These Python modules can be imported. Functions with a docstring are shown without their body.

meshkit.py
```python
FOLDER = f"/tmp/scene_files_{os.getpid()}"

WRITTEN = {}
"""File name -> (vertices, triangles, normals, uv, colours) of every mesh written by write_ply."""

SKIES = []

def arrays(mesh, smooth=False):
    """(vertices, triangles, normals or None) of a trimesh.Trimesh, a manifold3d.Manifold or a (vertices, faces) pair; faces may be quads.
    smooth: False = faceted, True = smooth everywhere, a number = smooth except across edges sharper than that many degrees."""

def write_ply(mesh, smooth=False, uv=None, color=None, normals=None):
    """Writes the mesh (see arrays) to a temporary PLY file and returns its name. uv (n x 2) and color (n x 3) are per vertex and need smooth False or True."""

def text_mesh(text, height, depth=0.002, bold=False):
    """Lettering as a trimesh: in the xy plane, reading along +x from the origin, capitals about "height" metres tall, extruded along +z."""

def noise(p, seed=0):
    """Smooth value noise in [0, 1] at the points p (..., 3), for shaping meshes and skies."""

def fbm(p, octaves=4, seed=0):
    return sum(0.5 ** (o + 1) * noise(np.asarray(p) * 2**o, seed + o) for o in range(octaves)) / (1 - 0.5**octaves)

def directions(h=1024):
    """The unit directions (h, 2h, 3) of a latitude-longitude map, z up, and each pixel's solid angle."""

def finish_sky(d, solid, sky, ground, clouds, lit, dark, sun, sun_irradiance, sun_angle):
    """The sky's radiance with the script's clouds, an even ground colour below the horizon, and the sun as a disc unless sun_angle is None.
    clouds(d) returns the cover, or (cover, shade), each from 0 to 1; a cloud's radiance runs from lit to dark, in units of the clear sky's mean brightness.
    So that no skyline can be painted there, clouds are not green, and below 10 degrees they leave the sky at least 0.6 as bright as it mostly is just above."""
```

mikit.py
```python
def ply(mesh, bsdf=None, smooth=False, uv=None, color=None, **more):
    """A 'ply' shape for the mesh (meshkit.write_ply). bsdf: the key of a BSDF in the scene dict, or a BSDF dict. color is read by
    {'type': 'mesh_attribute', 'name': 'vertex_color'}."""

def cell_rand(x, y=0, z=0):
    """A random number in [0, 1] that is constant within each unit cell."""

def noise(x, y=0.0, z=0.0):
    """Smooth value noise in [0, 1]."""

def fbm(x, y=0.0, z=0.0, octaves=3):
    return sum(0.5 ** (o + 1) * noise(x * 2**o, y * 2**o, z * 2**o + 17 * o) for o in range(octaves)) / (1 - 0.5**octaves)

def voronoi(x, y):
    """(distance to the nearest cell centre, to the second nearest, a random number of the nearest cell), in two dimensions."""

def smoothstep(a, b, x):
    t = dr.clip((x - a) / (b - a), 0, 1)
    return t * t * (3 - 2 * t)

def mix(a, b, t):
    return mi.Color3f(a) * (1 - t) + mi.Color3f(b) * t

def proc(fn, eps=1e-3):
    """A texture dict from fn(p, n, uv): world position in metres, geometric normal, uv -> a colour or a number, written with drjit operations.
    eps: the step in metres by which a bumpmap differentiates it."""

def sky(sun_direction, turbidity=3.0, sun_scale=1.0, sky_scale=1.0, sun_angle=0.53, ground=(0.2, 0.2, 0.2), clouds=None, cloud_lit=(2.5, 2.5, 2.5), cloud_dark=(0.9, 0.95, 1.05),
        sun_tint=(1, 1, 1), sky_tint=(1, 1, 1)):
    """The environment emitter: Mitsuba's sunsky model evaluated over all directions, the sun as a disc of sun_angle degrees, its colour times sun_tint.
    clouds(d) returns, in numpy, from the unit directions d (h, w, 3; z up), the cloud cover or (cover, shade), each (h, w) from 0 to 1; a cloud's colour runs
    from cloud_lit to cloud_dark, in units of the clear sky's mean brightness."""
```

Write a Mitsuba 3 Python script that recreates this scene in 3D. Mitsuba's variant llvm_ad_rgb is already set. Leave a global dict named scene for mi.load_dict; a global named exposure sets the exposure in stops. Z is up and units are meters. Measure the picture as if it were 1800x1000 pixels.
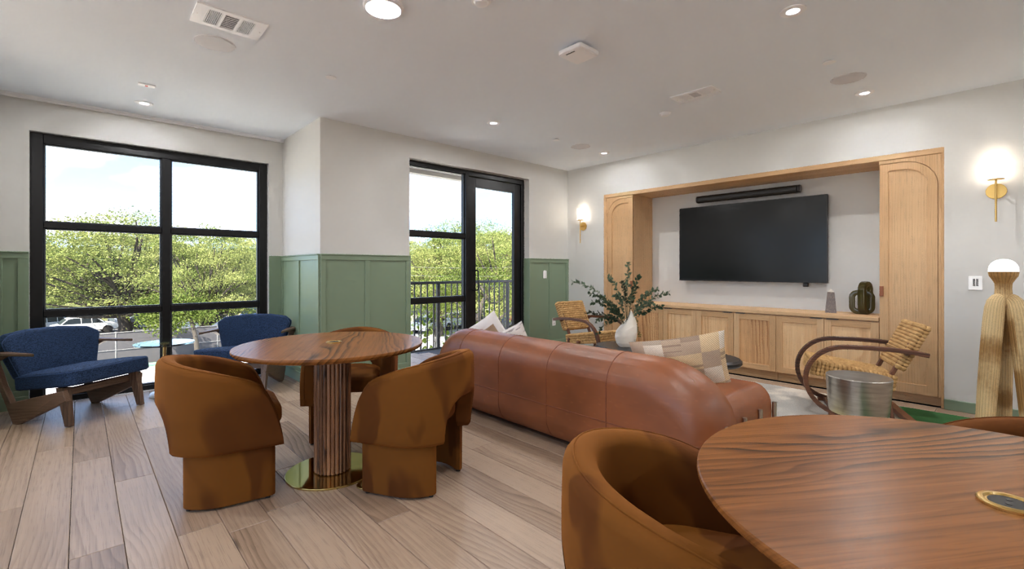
import math
import numpy as np
import trimesh
import drjit as dr
import mitsuba as mi
import mikit
import meshkit
from mikit import noise, fbm, voronoi, cell_rand, smoothstep, mix, proc
from shapely.geometry import Polygon, Point, box as sbox

T = mi.ScalarTransform4f
PI = math.pi
scene, labels = {}, {}

# ------------------------------------------------------------------ camera, sky, sun, exposure
exposure = 0.72
EYE = 1.22
scene['camera'] = {'type': 'perspective', 'fov_axis': 'x', 'fov': 2 * math.degrees(math.atan(900 / 822.0)),
                   'principal_point_offset_y': 0.027, 'near_clip': 0.02, 'far_clip': 2000.0,
                   'to_world': T().look_at(origin=[0, 0, EYE], target=[0.6784, 0.7347, EYE], up=[0, 0, 1])}


def clouds(d):
    x, y, z = d[..., 0], d[..., 1], np.maximum(d[..., 2], 0.0)
    az = np.arctan2(x, y)
    q = np.stack([np.cos(az) * 7.0, np.sin(az) * 7.0, z * 17.0], -1)
    n = meshkit.fbm(q * 0.8 + 2.0, 6, 3)
    cover = np.clip((n - 0.45) / 0.20, 0, 1)
    shade = np.clip((meshkit.fbm(q * 1.3 + 5.0, 4, 9) - 0.40) * 2.0, 0, 0.9)
    return 0.04 + cover * 0.80, shade


SKY_SCALE, SUN_SCALE = 17.0, 11.0
scene['sky'] = mikit.sky((-0.62, -0.36, 0.80), turbidity=3.0, sun_scale=SUN_SCALE, sky_scale=SKY_SCALE, ground=(0.3, 0.29, 0.27), clouds=clouds,
                         cloud_lit=(2.6, 2.6, 2.6), cloud_dark=(1.5, 1.7, 1.85), sky_tint=(0.33, 0.43, 0.54), sun_tint=(0.9, 1.0, 1.12))
SPOT, LENS, DISC_LIGHT, SCONCE, GLOBE = 3.0, 36.0, 36.0, 5.5, 5.0
WARM, SOFT = (1.0, 0.88, 0.72), (0.98, 0.98, 0.975)


# ------------------------------------------------------------------ small helpers
def srgb(r, g, b):
    c = np.array([r, g, b]) / 255.0
    return [float(v) for v in np.where(c <= 0.04045, c / 12.92, ((c + 0.055) / 1.055) ** 2.4)]


def rgb(c):
    return {'type': 'rgb', 'value': [float(v) for v in c]}


def numbered(name, count={}):
    k = count.get(name, -1) + 1
    count[name] = k
    return name if k == 0 else f'{name}_{k:03d}'


def thing(name, label, cat, group=None):
    key = numbered(name)
    labels[key] = {'label': label, 'category': cat}
    if group:
        labels[key]['group'] = group
    return key


def put(name, shape, parent=None, label=None, kind=None):
    key = numbered(f'{parent}__{name}' if parent else name)
    scene[key] = shape
    if label or kind:
        labels[key] = {**labels.get(key, {}), **({'label': label} if label else {}), **({'kind': kind} if kind else {})}
    return key


def single(name, shape, label, cat, group=None):
    key = thing(name, label, cat, group)
    scene[key] = shape
    return key


def struct(name, shape=None, label=None):
    key = numbered(name)
    if shape is not None:
        scene[key] = shape
    labels[key] = {'kind': 'structure'}
    if label:
        labels[key]['label'] = label
    return key


def mv(x=0, y=0, z=0, deg=0):
    return T().translate([x, y, z]).rotate([0, 0, 1], deg)


def ply(mesh, bsdf, smooth=False, to_world=None, uv=None, color=None, **more):
    s = mikit.ply(mesh, bsdf, smooth=smooth, uv=uv, color=color, **more)
    if to_world is not None:
        s['to_world'] = to_world
    return s


def at(shape, to_world):
    return {**shape, 'to_world': to_world}


def box(x0, x1, y0, y1, z0, z1, b=0.0):
    """A box with chamfered edges (b metres)."""
    if b <= 0:
        m = trimesh.creation.box((x1 - x0, y1 - y0, z1 - z0))
        m.apply_translation(((x0 + x1) / 2, (y0 + y1) / 2, (z0 + z1) / 2))
        return m
    b = min(b, (x1 - x0) / 2.02, (y1 - y0) / 2.02, (z1 - z0) / 2.02)
    pts = []
    for sx, X in ((1, x0), (-1, x1)):
        for sy, Y in ((1, y0), (-1, y1)):
            for sz, Z in ((1, z0), (-1, z1)):
                pts += [(X, Y + sy * b, Z + sz * b), (X + sx * b, Y, Z + sz * b), (X + sx * b, Y + sy * b, Z)]
    return trimesh.convex.convex_hull(np.array(pts))


def rbox(x0, x1, y0, y1, z0, z1, r, n=5):
    """A box with rounded edges; r is a radius or three radii."""
    r = np.broadcast_to(r, 3)
    t = np.linspace(0, PI / 2, n)
    o = np.array([(math.cos(a) * math.cos(b), math.cos(a) * math.sin(b), math.sin(a)) for a in t for b in t]) * r
    pts = []
    for sx, X in ((-1, x0 + r[0]), (1, x1 - r[0])):
        for sy, Y in ((-1, y0 + r[1]), (1, y1 - r[1])):
            for sz, Z in ((-1, z0 + r[2]), (1, z1 - r[2])):
                pts.append(np.array([X, Y, Z]) + o * (sx, sy, sz))
    return trimesh.convex.convex_hull(np.vstack(pts))


def cat(*ms):
    return trimesh.util.concatenate([m for m in ms if m is not None])


def grid_faces(n, m, close_u=False, close_v=False):
    i, j = np.meshgrid(np.arange(n if close_u else n - 1), np.arange(m if close_v else m - 1), indexing='ij')
    a, b = i * m + j, ((i + 1) % n) * m + j
    c, d = ((i + 1) % n) * m + (j + 1) % m, i * m + (j + 1) % m
    q = np.stack([a, b, c, d], -1).reshape(-1, 4)
    return np.vstack([q[:, [0, 1, 2]], q[:, [0, 2, 3]]])


def grid(P, close_u=False, close_v=False, flip=False):
    n, m = P.shape[:2]
    f = grid_faces(n, m, close_u, close_v)
    return trimesh.Trimesh(P.reshape(-1, 3), f[:, ::-1] if flip else f, process=False)


def lathe(profile, n=48, close=True):
    """profile: (r, z) from bottom to top; r = 0 closes an end."""
    p = np.array(profile, float)
    a = np.arange(n) * 2 * PI / n
    P = np.stack([p[None, :, 0] * np.cos(a)[:, None], p[None, :, 0] * np.sin(a)[:, None], np.broadcast_to(p[None, :, 1], (n, len(p)))], -1)
    m = grid(P, close_u=True)
    m = trimesh.Trimesh(m.vertices, m.faces, process=True)
    m.update_faces(m.nondegenerate_faces())
    return m


def disc_profile(r, z0, z1, b):
    """Rounded-edge disc profile for lathe()."""
    t = np.linspace(0, PI / 2, 5)
    lo = [(r - b + b * math.sin(a), z0 + b - b * math.cos(a)) for a in t]
    hi = [(r - b + b * math.cos(a), z1 - b + b * math.sin(a)) for a in t]
    return [(0, z0)] + lo + hi + [(0, z1)]


def tube(path, radii, sides=10, caps=True, squash=None, up=(0, 0, 1)):
    p = np.asarray(path, float)
    t = np.gradient(p, axis=0)
    t /= np.linalg.norm(t, axis=1, keepdims=True) + 1e-12
    up = np.array(up, float)
    a = np.zeros_like(p)
    ref = np.cross(t[0], up)
    if np.linalg.norm(ref) < 0.1:
        ref = np.cross(t[0], [1.0, 0.2, 0])
    for k in range(len(p)):
        ref = ref - t[k] * (ref @ t[k])
        ref /= np.linalg.norm(ref) + 1e-12
        a[k] = ref
    b = np.cross(t, a)
    ang = np.arange(sides) * 2 * PI / sides
    r = np.broadcast_to(radii, (len(p),))
    ra, rb = (r, r) if squash is None else (r * squash[0], r * squash[1])
    V = p[:, None] + ra[:, None, None] * np.cos(ang)[None, :, None] * a[:, None] + rb[:, None, None] * np.sin(ang)[None, :, None] * b[:, None]
    f = grid_faces(len(p), sides, close_v=True)
    v = V.reshape(-1, 3)
    if caps:
        n = len(v)
        v = np.vstack([v, p[:1], p[-1:]])
        k = np.arange(sides)
        f = np.vstack([f, np.stack([k, (k + 1) % sides, np.full(sides, n)], 1), np.stack([(k + 1) % sides + n - sides, k + n - sides, np.full(sides, n + 1)], 1)])
    m = trimesh.Trimesh(v, f, process=False)
    if m.volume < 0:
        m.invert()
    return m


def bar(p0, p1, w, d, b=0.003):
    """A square bar from p0 to p1."""
    p0, p1 = np.array(p0, float), np.array(p1, float)
    L = np.linalg.norm(p1 - p0)
    m = box(-w / 2, w / 2, -d / 2, d / 2, 0, L, b)
    m.apply_transform(trimesh.geometry.align_vectors([0, 0, 1], (p1 - p0) / L))
    m.apply_translation(p0)
    return m


def extrude(poly, h, b=0.0):
    """Extrude a shapely polygon along z; b chamfers the rim edges of a hole-free polygon."""
    if b > 0 and poly.buffer(-b).geom_type == 'Polygon' and not poly.interiors:
        a = np.array(poly.simplify(1e-5).exterior.coords)[:-1]
        n = len(a)
        c = np.roll(a, -1, 0) - a
        c /= np.linalg.norm(c, axis=1, keepdims=True) + 1e-12
        nrm = np.stack([c[:, 1], -c[:, 0]], 1) * (1 if poly.exterior.is_ccw else -1)
        vn = nrm + np.roll(nrm, 1, 0)
        vn /= np.maximum((vn * nrm).sum(1, keepdims=True), 0.35)
        rings = [np.column_stack([a - vn * o, np.full(n, z)]) for o, z in ((b, 0), (0, b), (0, h - b), (b, h))]
        side = grid(np.array(rings), close_v=True)
        v2, f2 = trimesh.creation.triangulate_polygon(Polygon(rings[0][:, :2]), engine='earcut')
        top = trimesh.Trimesh(np.column_stack([v2, np.full(len(v2), h)]), f2, process=False)
        bot = trimesh.Trimesh(np.column_stack([v2, np.zeros(len(v2))]), f2[:, ::-1], process=False)
        if top.face_normals[0][2] < 0:
            top.invert(); bot.invert()
        if not poly.exterior.is_ccw:
            side.invert()
        return cat(side, top, bot)
    return trimesh.creation.extrude_polygon(poly, h, engine='earcut')


def swap(m, order, off=(0, 0, 0)):
    """Reorders the axes of a mesh (order[k] = the old axis that becomes axis k) and moves it."""
    v = np.array(m.vertices)[:, list(order)] + np.array(off)
    f = np.array(m.faces)
    if np.linalg.det(np.eye(3)[list(order)]) < 0:
        f = f[:, ::-1]
    return trimesh.Trimesh(v, f, process=False)


_k = [0]


def wood_uv(m, axis, other=None):
    """uv for the wood materials: u along the grain in metres, v across it, moved to a board of its own (5 m apart)."""
    _k[0] += 1
    v = np.array(m.vertices)
    o = [k for k in range(3) if k != axis]
    return np.stack([v[:, axis] + 7.31 * _k[0] % 50, v[:, o[0]] - v[:, o[0]].min() + v[:, o[1]] * 0.97 - (v[:, o[1]] * 0.97).min() + 5.0 * _k[0] + 0.3], 1)


def wood(m, mat, axis, to_world=None):
    """A faceted wooden shape with its grain along the axis."""
    return ply(m, mat, False, to_world, uv=wood_uv(m, axis))


# ------------------------------------------------------------------ materials
def principled(c, rough=0.5, **k):
    d = {'type': 'principled', 'base_color': c if isinstance(c, dict) else rgb(c), 'roughness': rough}
    d.update(k)
    return {'type': 'twosided', 'b': d}


def wood_colour(u, v, light, mid, dark, freq, stretch, contrast, knots=0.0, wild=1.0):
    k = dr.floor(v / 5.0)
    tone, hue = cell_rand(k, 3), cell_rand(k, 8)
    vl = v - 5.0 * k
    warp = fbm(u * stretch, vl * 3.2 + k * 1.7, k * 0.37, 2)
    warp2 = fbm(u * stretch * 5.0, vl * 16.0, k * 0.61, 2)
    w = vl * freq * (0.7 + 0.6 * hue) + (7.0 + 5.0 * hue) * wild * warp + 0.8 * wild * warp2
    ring = w - dr.floor(w)
    ring = ring * ring * smoothstep(1.0, 0.86, ring)
    ring = ring * (0.25 + 1.3 * smoothstep(0.25, 0.75, noise(u * 0.8, vl * 9.0, k + 2)))
    fine = noise(u * 4.0, vl * 170.0, k)
    pore = smoothstep(0.60, 0.95, noise(u * 9.0, vl * 480.0, k + 5))
    t = dr.clip(contrast * (0.85 * ring + 0.42 * (fine - 0.3)) + 0.62 * (tone - 0.5) + 0.45 * (fbm(u * 0.8, vl * 8.0, k, 2) - 0.5) + 0.18, 0, 1)
    c = mix(light, mid, dr.clip(t * 2, 0, 1))
    c = mix(c, dark, dr.clip(t * 2 - 1, 0, 1))
    c = c * (1 - 0.20 * pore)
    if knots > 0:
        d1, d2, r = voronoi(u * 0.8, vl * 3.0 + k * 3.3)
        spot = dr.select(r < knots, 1 - smoothstep(0.02, 0.085, d1), 0.0)
        c = mix(c, mi.Color3f(dark) * 0.35, spot * 0.8)
    return c


FLOOR_L, FLOOR_M, FLOOR_D = srgb(162, 140, 121), srgb(138, 116, 98), srgb(100, 80, 64)
OAK_L, OAK_M, OAK_D = srgb(202, 166, 126), srgb(188, 149, 107), srgb(164, 124, 86)
WAL_L, WAL_M, WAL_D = srgb(126, 78, 38), srgb(96, 57, 26), srgb(50, 29, 14)
scene['mat_floor'] = principled(proc(lambda p, n, uv: wood_colour(uv.x, uv.y, FLOOR_L, FLOOR_M, FLOOR_D, 30.0, 0.8, 0.36, knots=0.13, wild=1.0)), 0.42, specular=0.55)
scene['mat_oak'] = principled(proc(lambda p, n, uv: wood_colour(uv.x, uv.y, OAK_L, OAK_M, OAK_D, 60.0, 0.4, 0.34, wild=0.5)), 0.5, specular=0.35)
scene['mat_oak_figured'] = principled(proc(lambda p, n, uv: wood_colour(uv.x, uv.y, srgb(222, 186, 142), srgb(202, 158, 112), srgb(160, 112, 72), 26.0, 0.9, 0.55, wild=1.1)), 0.5, specular=0.35)
scene['mat_walnut'] = principled(proc(lambda p, n, uv: wood_colour(uv.x, uv.y, WAL_L, WAL_M, WAL_D, 30.0, 1.0, 1.0, wild=1.7)), 0.32, specular=0.14)
scene['mat_dark_wood'] = principled(proc(lambda p, n, uv: wood_colour(uv.x, uv.y, srgb(112, 70, 48), srgb(82, 50, 35), srgb(52, 32, 24), 40.0, 1.0, 0.6)), 0.4, specular=0.5)
scene['mat_grey_wood'] = principled(proc(lambda p, n, uv: wood_colour(uv.x, uv.y, srgb(112, 88, 72), srgb(90, 68, 54), srgb(62, 46, 38), 40.0, 1.0, 0.4)), 0.45, specular=0.45)
scene['mat_wall'] = {'type': 'twosided', 'b': {'type': 'roughplastic', 'diffuse_reflectance': rgb(srgb(218, 216, 212)), 'alpha': 0.35, 'nonlinear': False}}
scene['mat_ceiling'] = {'type': 'twosided', 'b': {'type': 'diffuse', 'reflectance': rgb(srgb(240, 246, 252))}}
scene['mat_white'] = principled(srgb(248, 248, 248), 0.4)
scene['mat_pale_grey'] = principled(srgb(206, 204, 206), 0.6)
scene['mat_green'] = principled(srgb(116, 133, 110), 0.3, specular=0.6)
scene['mat_black_metal'] = principled(srgb(12, 12, 14), 0.35, specular=0.35)
scene['mat_rail_metal'] = principled(srgb(40, 44, 48), 0.4)
scene['mat_black'] = principled(srgb(20, 20, 21), 0.45)
scene['mat_black_stone'] = principled(srgb(30, 31, 34), 0.33, specular=0.5)
scene['mat_screen'] = principled(srgb(7, 8, 9), 0.2, specular=0.4)
scene['mat_brass'] = principled(srgb(214, 178, 108), 0.24, metallic=1.0)
scene['mat_brass_mirror'] = principled(srgb(208, 186, 120), 0.06, metallic=1.0)
scene['mat_steel'] = principled(srgb(190, 182, 172), 0.25, metallic=1.0)
scene['mat_dark_slot'] = principled(srgb(58, 60, 64), 0.7)
scene['mat_glass'] = {'type': 'thindielectric', 'int_ior': 1.35}
scene['mat_table_glass'] = {'type': 'dielectric', 'int_ior': 1.5, 'specular_transmittance': rgb((0.84, 0.95, 0.91))}
scene['mat_lit'] = principled(srgb(250, 246, 240), 0.5)
scene['mat_olive_glass'] = {'type': 'principled', 'base_color': rgb(srgb(96, 86, 44)), 'roughness': 0.06, 'spec_trans': 0.7, 'eta': 1.5}
scene['mat_red'] = principled(srgb(190, 60, 50), 0.5)
scene['mat_leather_tab'] = principled(srgb(132, 76, 46), 0.5)
scene['mat_ceramic'] = principled(srgb(236, 228, 214), 0.6)
scene['mat_bark'] = principled(proc(lambda p, n, uv: mix(srgb(74, 68, 60), srgb(42, 38, 34), fbm(p.x * 6, p.y * 6, p.z * 2))), 0.9)
scene['mat_leaf'] = {'type': 'principledthin', 'base_color': {'type': 'mesh_attribute', 'name': 'vertex_color'}, 'roughness': 0.55, 'diff_trans': 0.7, 'eta': 1.35}
scene['mat_stem'] = principled(srgb(96, 92, 62), 0.7)
scene['mat_white_enamel'] = principled(srgb(232, 236, 236), 0.2, specular=0.6)


def velvet(p, n, uv):
    a = fbm(p.x * 5.0 + p.z * 1.2, p.y * 5.0 - p.z * 0.8, p.z * 2.2, 3)
    b = smoothstep(0.42, 0.62, noise(p.x * 9.0 + 4 * a, p.y * 9.0, p.z * 2.6))
    return mix(srgb(102, 61, 22), srgb(70, 36, 13), dr.clip(0.75 * b + 0.5 * (a - 0.5), 0, 1))


scene['mat_velvet'] = principled(proc(velvet), 0.8, specular=0.1, sheen=1.0, sheen_tint=0.9)


def leather(p, n, uv):
    a = fbm(p.x * 3.0, p.y * 3.0, p.z * 3.0, 4)
    s = smoothstep(0.74, 0.95, noise(p.x * 30 + 3 * a, p.y * 24.0 + 2 * a, p.z * 60))
    c = mix(srgb(134, 75, 40), srgb(98, 54, 30), dr.clip(1.6 * (a - 0.22), 0, 1))
    return mix(c, srgb(164, 98, 58), s * 0.14)


scene['mat_leather'] = principled(proc(leather), 0.40, specular=0.6)
scene['mat_leather_seam'] = principled(srgb(112, 58, 32), 0.5)


def blue_cloth(p, n, uv):
    w = noise(p.x * 420, p.y * 420, p.z * 90) * 0.5 + noise(p.x * 90, p.y * 90, p.z * 420) * 0.5
    w = w + 0.10 * (fbm(p.x * 40, p.y * 40, p.z * 40, 2) - 0.5)
    return mix(srgb(20, 31, 50), srgb(44, 63, 95), smoothstep(0.25, 0.75, w))


scene['mat_blue'] = principled(proc(blue_cloth), 0.85, specular=0.15, sheen=0.4)
scene['mat_blue_piping'] = principled(srgb(44, 66, 104), 0.8)


def rug(p, n, uv):
    x = p.x + 0.25 * (fbm(p.x * 2.0, p.y * 2.0, 1.0, 3) - 0.5)
    y = p.y + 0.25 * (fbm(p.x * 2.0, p.y * 2.0, 5.0, 3) - 0.5)
    c = mix(srgb(206, 200, 190), srgb(158, 156, 152), smoothstep(0.40, 0.62, fbm(x * 2.3, y * 2.3, 2.0, 4)))
    c = mix(c, srgb(205, 196, 148), smoothstep(0.0, 0.2, 0.46 - dr.sqrt(dr.square(x - 3.75) + dr.square((y - 1.15) * 0.8))))
    c = mix(c, srgb(120, 108, 104), smoothstep(0.0, 0.1, 0.22 - dr.sqrt(dr.square((x - 4.6) * 0.8) + dr.square((y - 2.05) * 1.1))))
    c = mix(c, srgb(52, 92, 54), smoothstep(0.0, 0.08, 0.72 - y + 0.10 * (x - 5.0)))
    return c * (0.86 + 0.28 * noise(p.x * 320, p.y * 320))


scene['mat_rug'] = principled(proc(rug), 0.95, specular=0.1, sheen=0.3)


def plaid(p, n, uv):
    u, v = uv.x * 5.0 + 0.3, uv.y * 4.0
    r = cell_rand(dr.floor(u), dr.floor(v), 4)
    c = mix(srgb(214, 200, 182), srgb(176, 152, 130), smoothstep(0.30, 0.34, r))
    c = mix(c, srgb(206, 178, 140), smoothstep(0.68, 0.70, r))
    hatch = smoothstep(0.40, 0.60, dr.abs(2 * (uv.x * 46 + uv.y * 30 - dr.floor(uv.x * 46 + uv.y * 30)) - 1))
    c = mix(c, mi.Color3f(srgb(112, 100, 94)), 0.42 * hatch)
    band = smoothstep(0.78, 0.84, noise(uv.y * 22.0, dr.floor(u) * 9.1))
    return mix(c, mi.Color3f(srgb(120, 100, 86)), band * 0.6)


scene['mat_plaid'] = principled(proc(plaid), 0.9, specular=0.1)


def patch(p, n, uv):
    inside = smoothstep(0.0, 0.02, 0.30 - dr.abs(uv.x - 0.55)) * smoothstep(0.0, 0.02, 0.28 - dr.abs(uv.y - 0.5))
    fur = mix(srgb(178, 150, 126), srgb(128, 106, 88), fbm(p.x * 22, p.y * 22, p.z * 22, 3))
    return mix(mi.Color3f(srgb(226, 222, 220)), fur, inside)


scene['mat_patch_cushion'] = principled(proc(patch), 0.9, specular=0.1)
scene['mat_stripe_cushion'] = principled(proc(lambda p, n, uv: mix(srgb(216, 210, 206), srgb(150, 142, 142), smoothstep(0.55, 0.7, noise(uv.x * 6, uv.y * 34)))), 0.9, specular=0.1)


def rattan(p, n, uv):
    rib = dr.abs(2 * (uv.x - dr.floor(uv.x)) - 1)
    ring = noise(dr.floor(uv.y * 160.0) * 0.37, dr.floor(uv.x) * 1.7)
    band = fbm(uv.y * 5.0, dr.floor(uv.x) * 0.06, 1.0, 2)
    c = mix(srgb(208, 180, 132), srgb(150, 112, 64), smoothstep(0.30, 0.70, band + 0.12 * (ring - 0.5)))
    line = dr.abs(2 * (uv.y * 160.0 - dr.floor(uv.y * 160.0)) - 1)
    return c * (0.70 + 0.3 * smoothstep(0.0, 0.5, rib)) * (0.78 + 0.22 * smoothstep(0.0, 0.4, line))


scene['mat_rattan'] = principled(proc(rattan), 0.6, specular=0.3)
scene['mat_rope'] = principled(proc(lambda p, n, uv: mix(srgb(206, 170, 118), srgb(150, 108, 62), fbm(p.x * 26, p.y * 26, p.z * 26, 3))), 0.8, specular=0.2)
scene['mat_drum'] = {'type': 'twosided', 'b': {'type': 'principled', 'base_color': proc(lambda p, n, uv: mix(srgb(196, 194, 188), srgb(150, 146, 140), fbm(p.x * 9, p.y * 9, p.z * 60, 3))),
                     'metallic': 1.0, 'roughness': 0.30}}
scene['mat_marble'] = principled(proc(lambda p, n, uv: mix(srgb(120, 100, 86), mix(srgb(66, 54, 48), srgb(196, 170, 140), smoothstep(0.66, 0.8, noise(p.x * 190, p.y * 190, p.z * 190))), fbm(p.x * 60, p.y * 60, p.z * 60))), 0.25)
scene['mat_marble_white'] = principled(srgb(226, 218, 206), 0.25)


def ground_colour(p, n, uv):
    lot = smoothstep(35.6, 36.4, p.y)
    g = fbm(p.x * 0.8, p.y * 0.8, 0.0, 4)
    pale = mix(srgb(204, 204, 200), srgb(180, 178, 172), smoothstep(0.35, 0.7, g))
    grey = mix(srgb(124, 123, 121), srgb(104, 103, 102), g)
    grass = mix(srgb(84, 94, 54), srgb(104, 102, 72), g)
    return mix(mix(pale, grey, lot), grass, smoothstep(66, 70, p.y))


scene['mat_ground'] = {'type': 'diffuse', 'reflectance': proc(ground_colour)}
scene['mat_screen_cloth'] = principled(srgb(66, 65, 68), 0.8)
scene['mat_galvanised'] = principled(srgb(120, 120, 120), 0.6, metallic=0.3)
scene['mat_silt_green'] = principled(srgb(96, 150, 116), 0.8)
scene['mat_fence_wood'] = principled(srgb(196, 172, 138), 0.9)
scene['mat_render'] = principled(srgb(214, 208, 198), 0.8)
scene['mat_concrete'] = principled(srgb(178, 174, 168), 0.85)
for nm, c in (('white', (232, 232, 230)), ('silver', (170, 174, 178)), ('dark', (52, 56, 64)), ('sand', (190, 168, 128)), ('red', (150, 40, 38)), ('blue', (70, 92, 130))):
    scene['mat_car_' + nm] = principled(srgb(*c), 0.25, specular=0.6, clearcoat=0.6)
scene['mat_car_glass'] = principled(srgb(36, 42, 48), 0.08, specular=0.7)
scene['mat_tyre'] = principled(srgb(30, 30, 31), 0.8)
scene['mat_roof'] = principled(srgb(140, 128, 118), 0.9)

# ------------------------------------------------------------------ room shell
H, XT, YD, YW, XB, XL, YB = 2.74, 5.54, 4.73, 5.91, 1.76, -4.2, -4.2   # ceiling, TV wall, door wall, bay window wall, bay side wall, left and back walls
XA = -0.56                                                           # the bay's other side
W = 'mat_wall'

struct('floor', ply(box(XL - .2, XT + .7, YB - .2, YW + .2, -0.30, -0.018), 'mat_dark_slot'))
PW = 0.1805
rng = np.random.default_rng(5)
rest = []
for i in range(-25, 31):
    x0 = 0.145 + PW * i
    x1 = x0 + PW
    if x1 > XT + 0.05 or x0 < XL:
        continue
    y = YB - rng.uniform(0, 1.9)
    while y < YW + 0.05:
        L = 1.9 if rng.random() < 0.75 else rng.uniform(1.0, 1.6)
        y0, y1 = max(y, YB), min(y + L, YW + 0.05)
        y += L
        if y0 > YD and (x0 > XB or x1 < XA) or y1 - y0 < 0.03:
            continue
        g = 0.0011
        dz = rng.uniform(-0.0004, 0.0004)
        m = box(x0 + g, min(x1, XT + .05) - g, y0 + g, y1 - g, -0.018, dz, 0.0022)
        f, r = (0.6784 * x0 + 0.7347 * y1), (0.7347 * x0 - 0.6784 * y1)
        if f > 1.45 and -1.25 < r / f < 1.2 and y1 > 0.6 and x0 > -1.2:
            put('plank', wood(m, 'mat_floor', 1), 'floor')
        else:
            rest.append((m, wood_uv(m, 1)))
mm = cat(*[a for a, _ in rest])
put('boards_beyond', ply(mm, 'mat_floor', False, uv=np.vstack([b for _, b in rest])), 'floor', kind='stuff')

struct('ceiling', ply(box(XL - .2, XT + .7, YB - .2, YW + .25, H, H + 0.3), 'mat_ceiling'))
# the wall with the television: a niche from y .44 to 4.05
NY0, NY1, NZ, NX = 0.44, 4.05, 2.268, 6.05
struct('wall_right', ply(cat(box(XT, XT + .65, YB, NY0, 0, H), box(XT, XT + .65, NY1, YD + .2, 0, H), box(XT, XT + .65, NY0, NY1, NZ + .02, H)), W))
struct('wall_niche', ply(box(NX, NX + .14, NY0, NY1, 0, NZ + .02), W))
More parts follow.
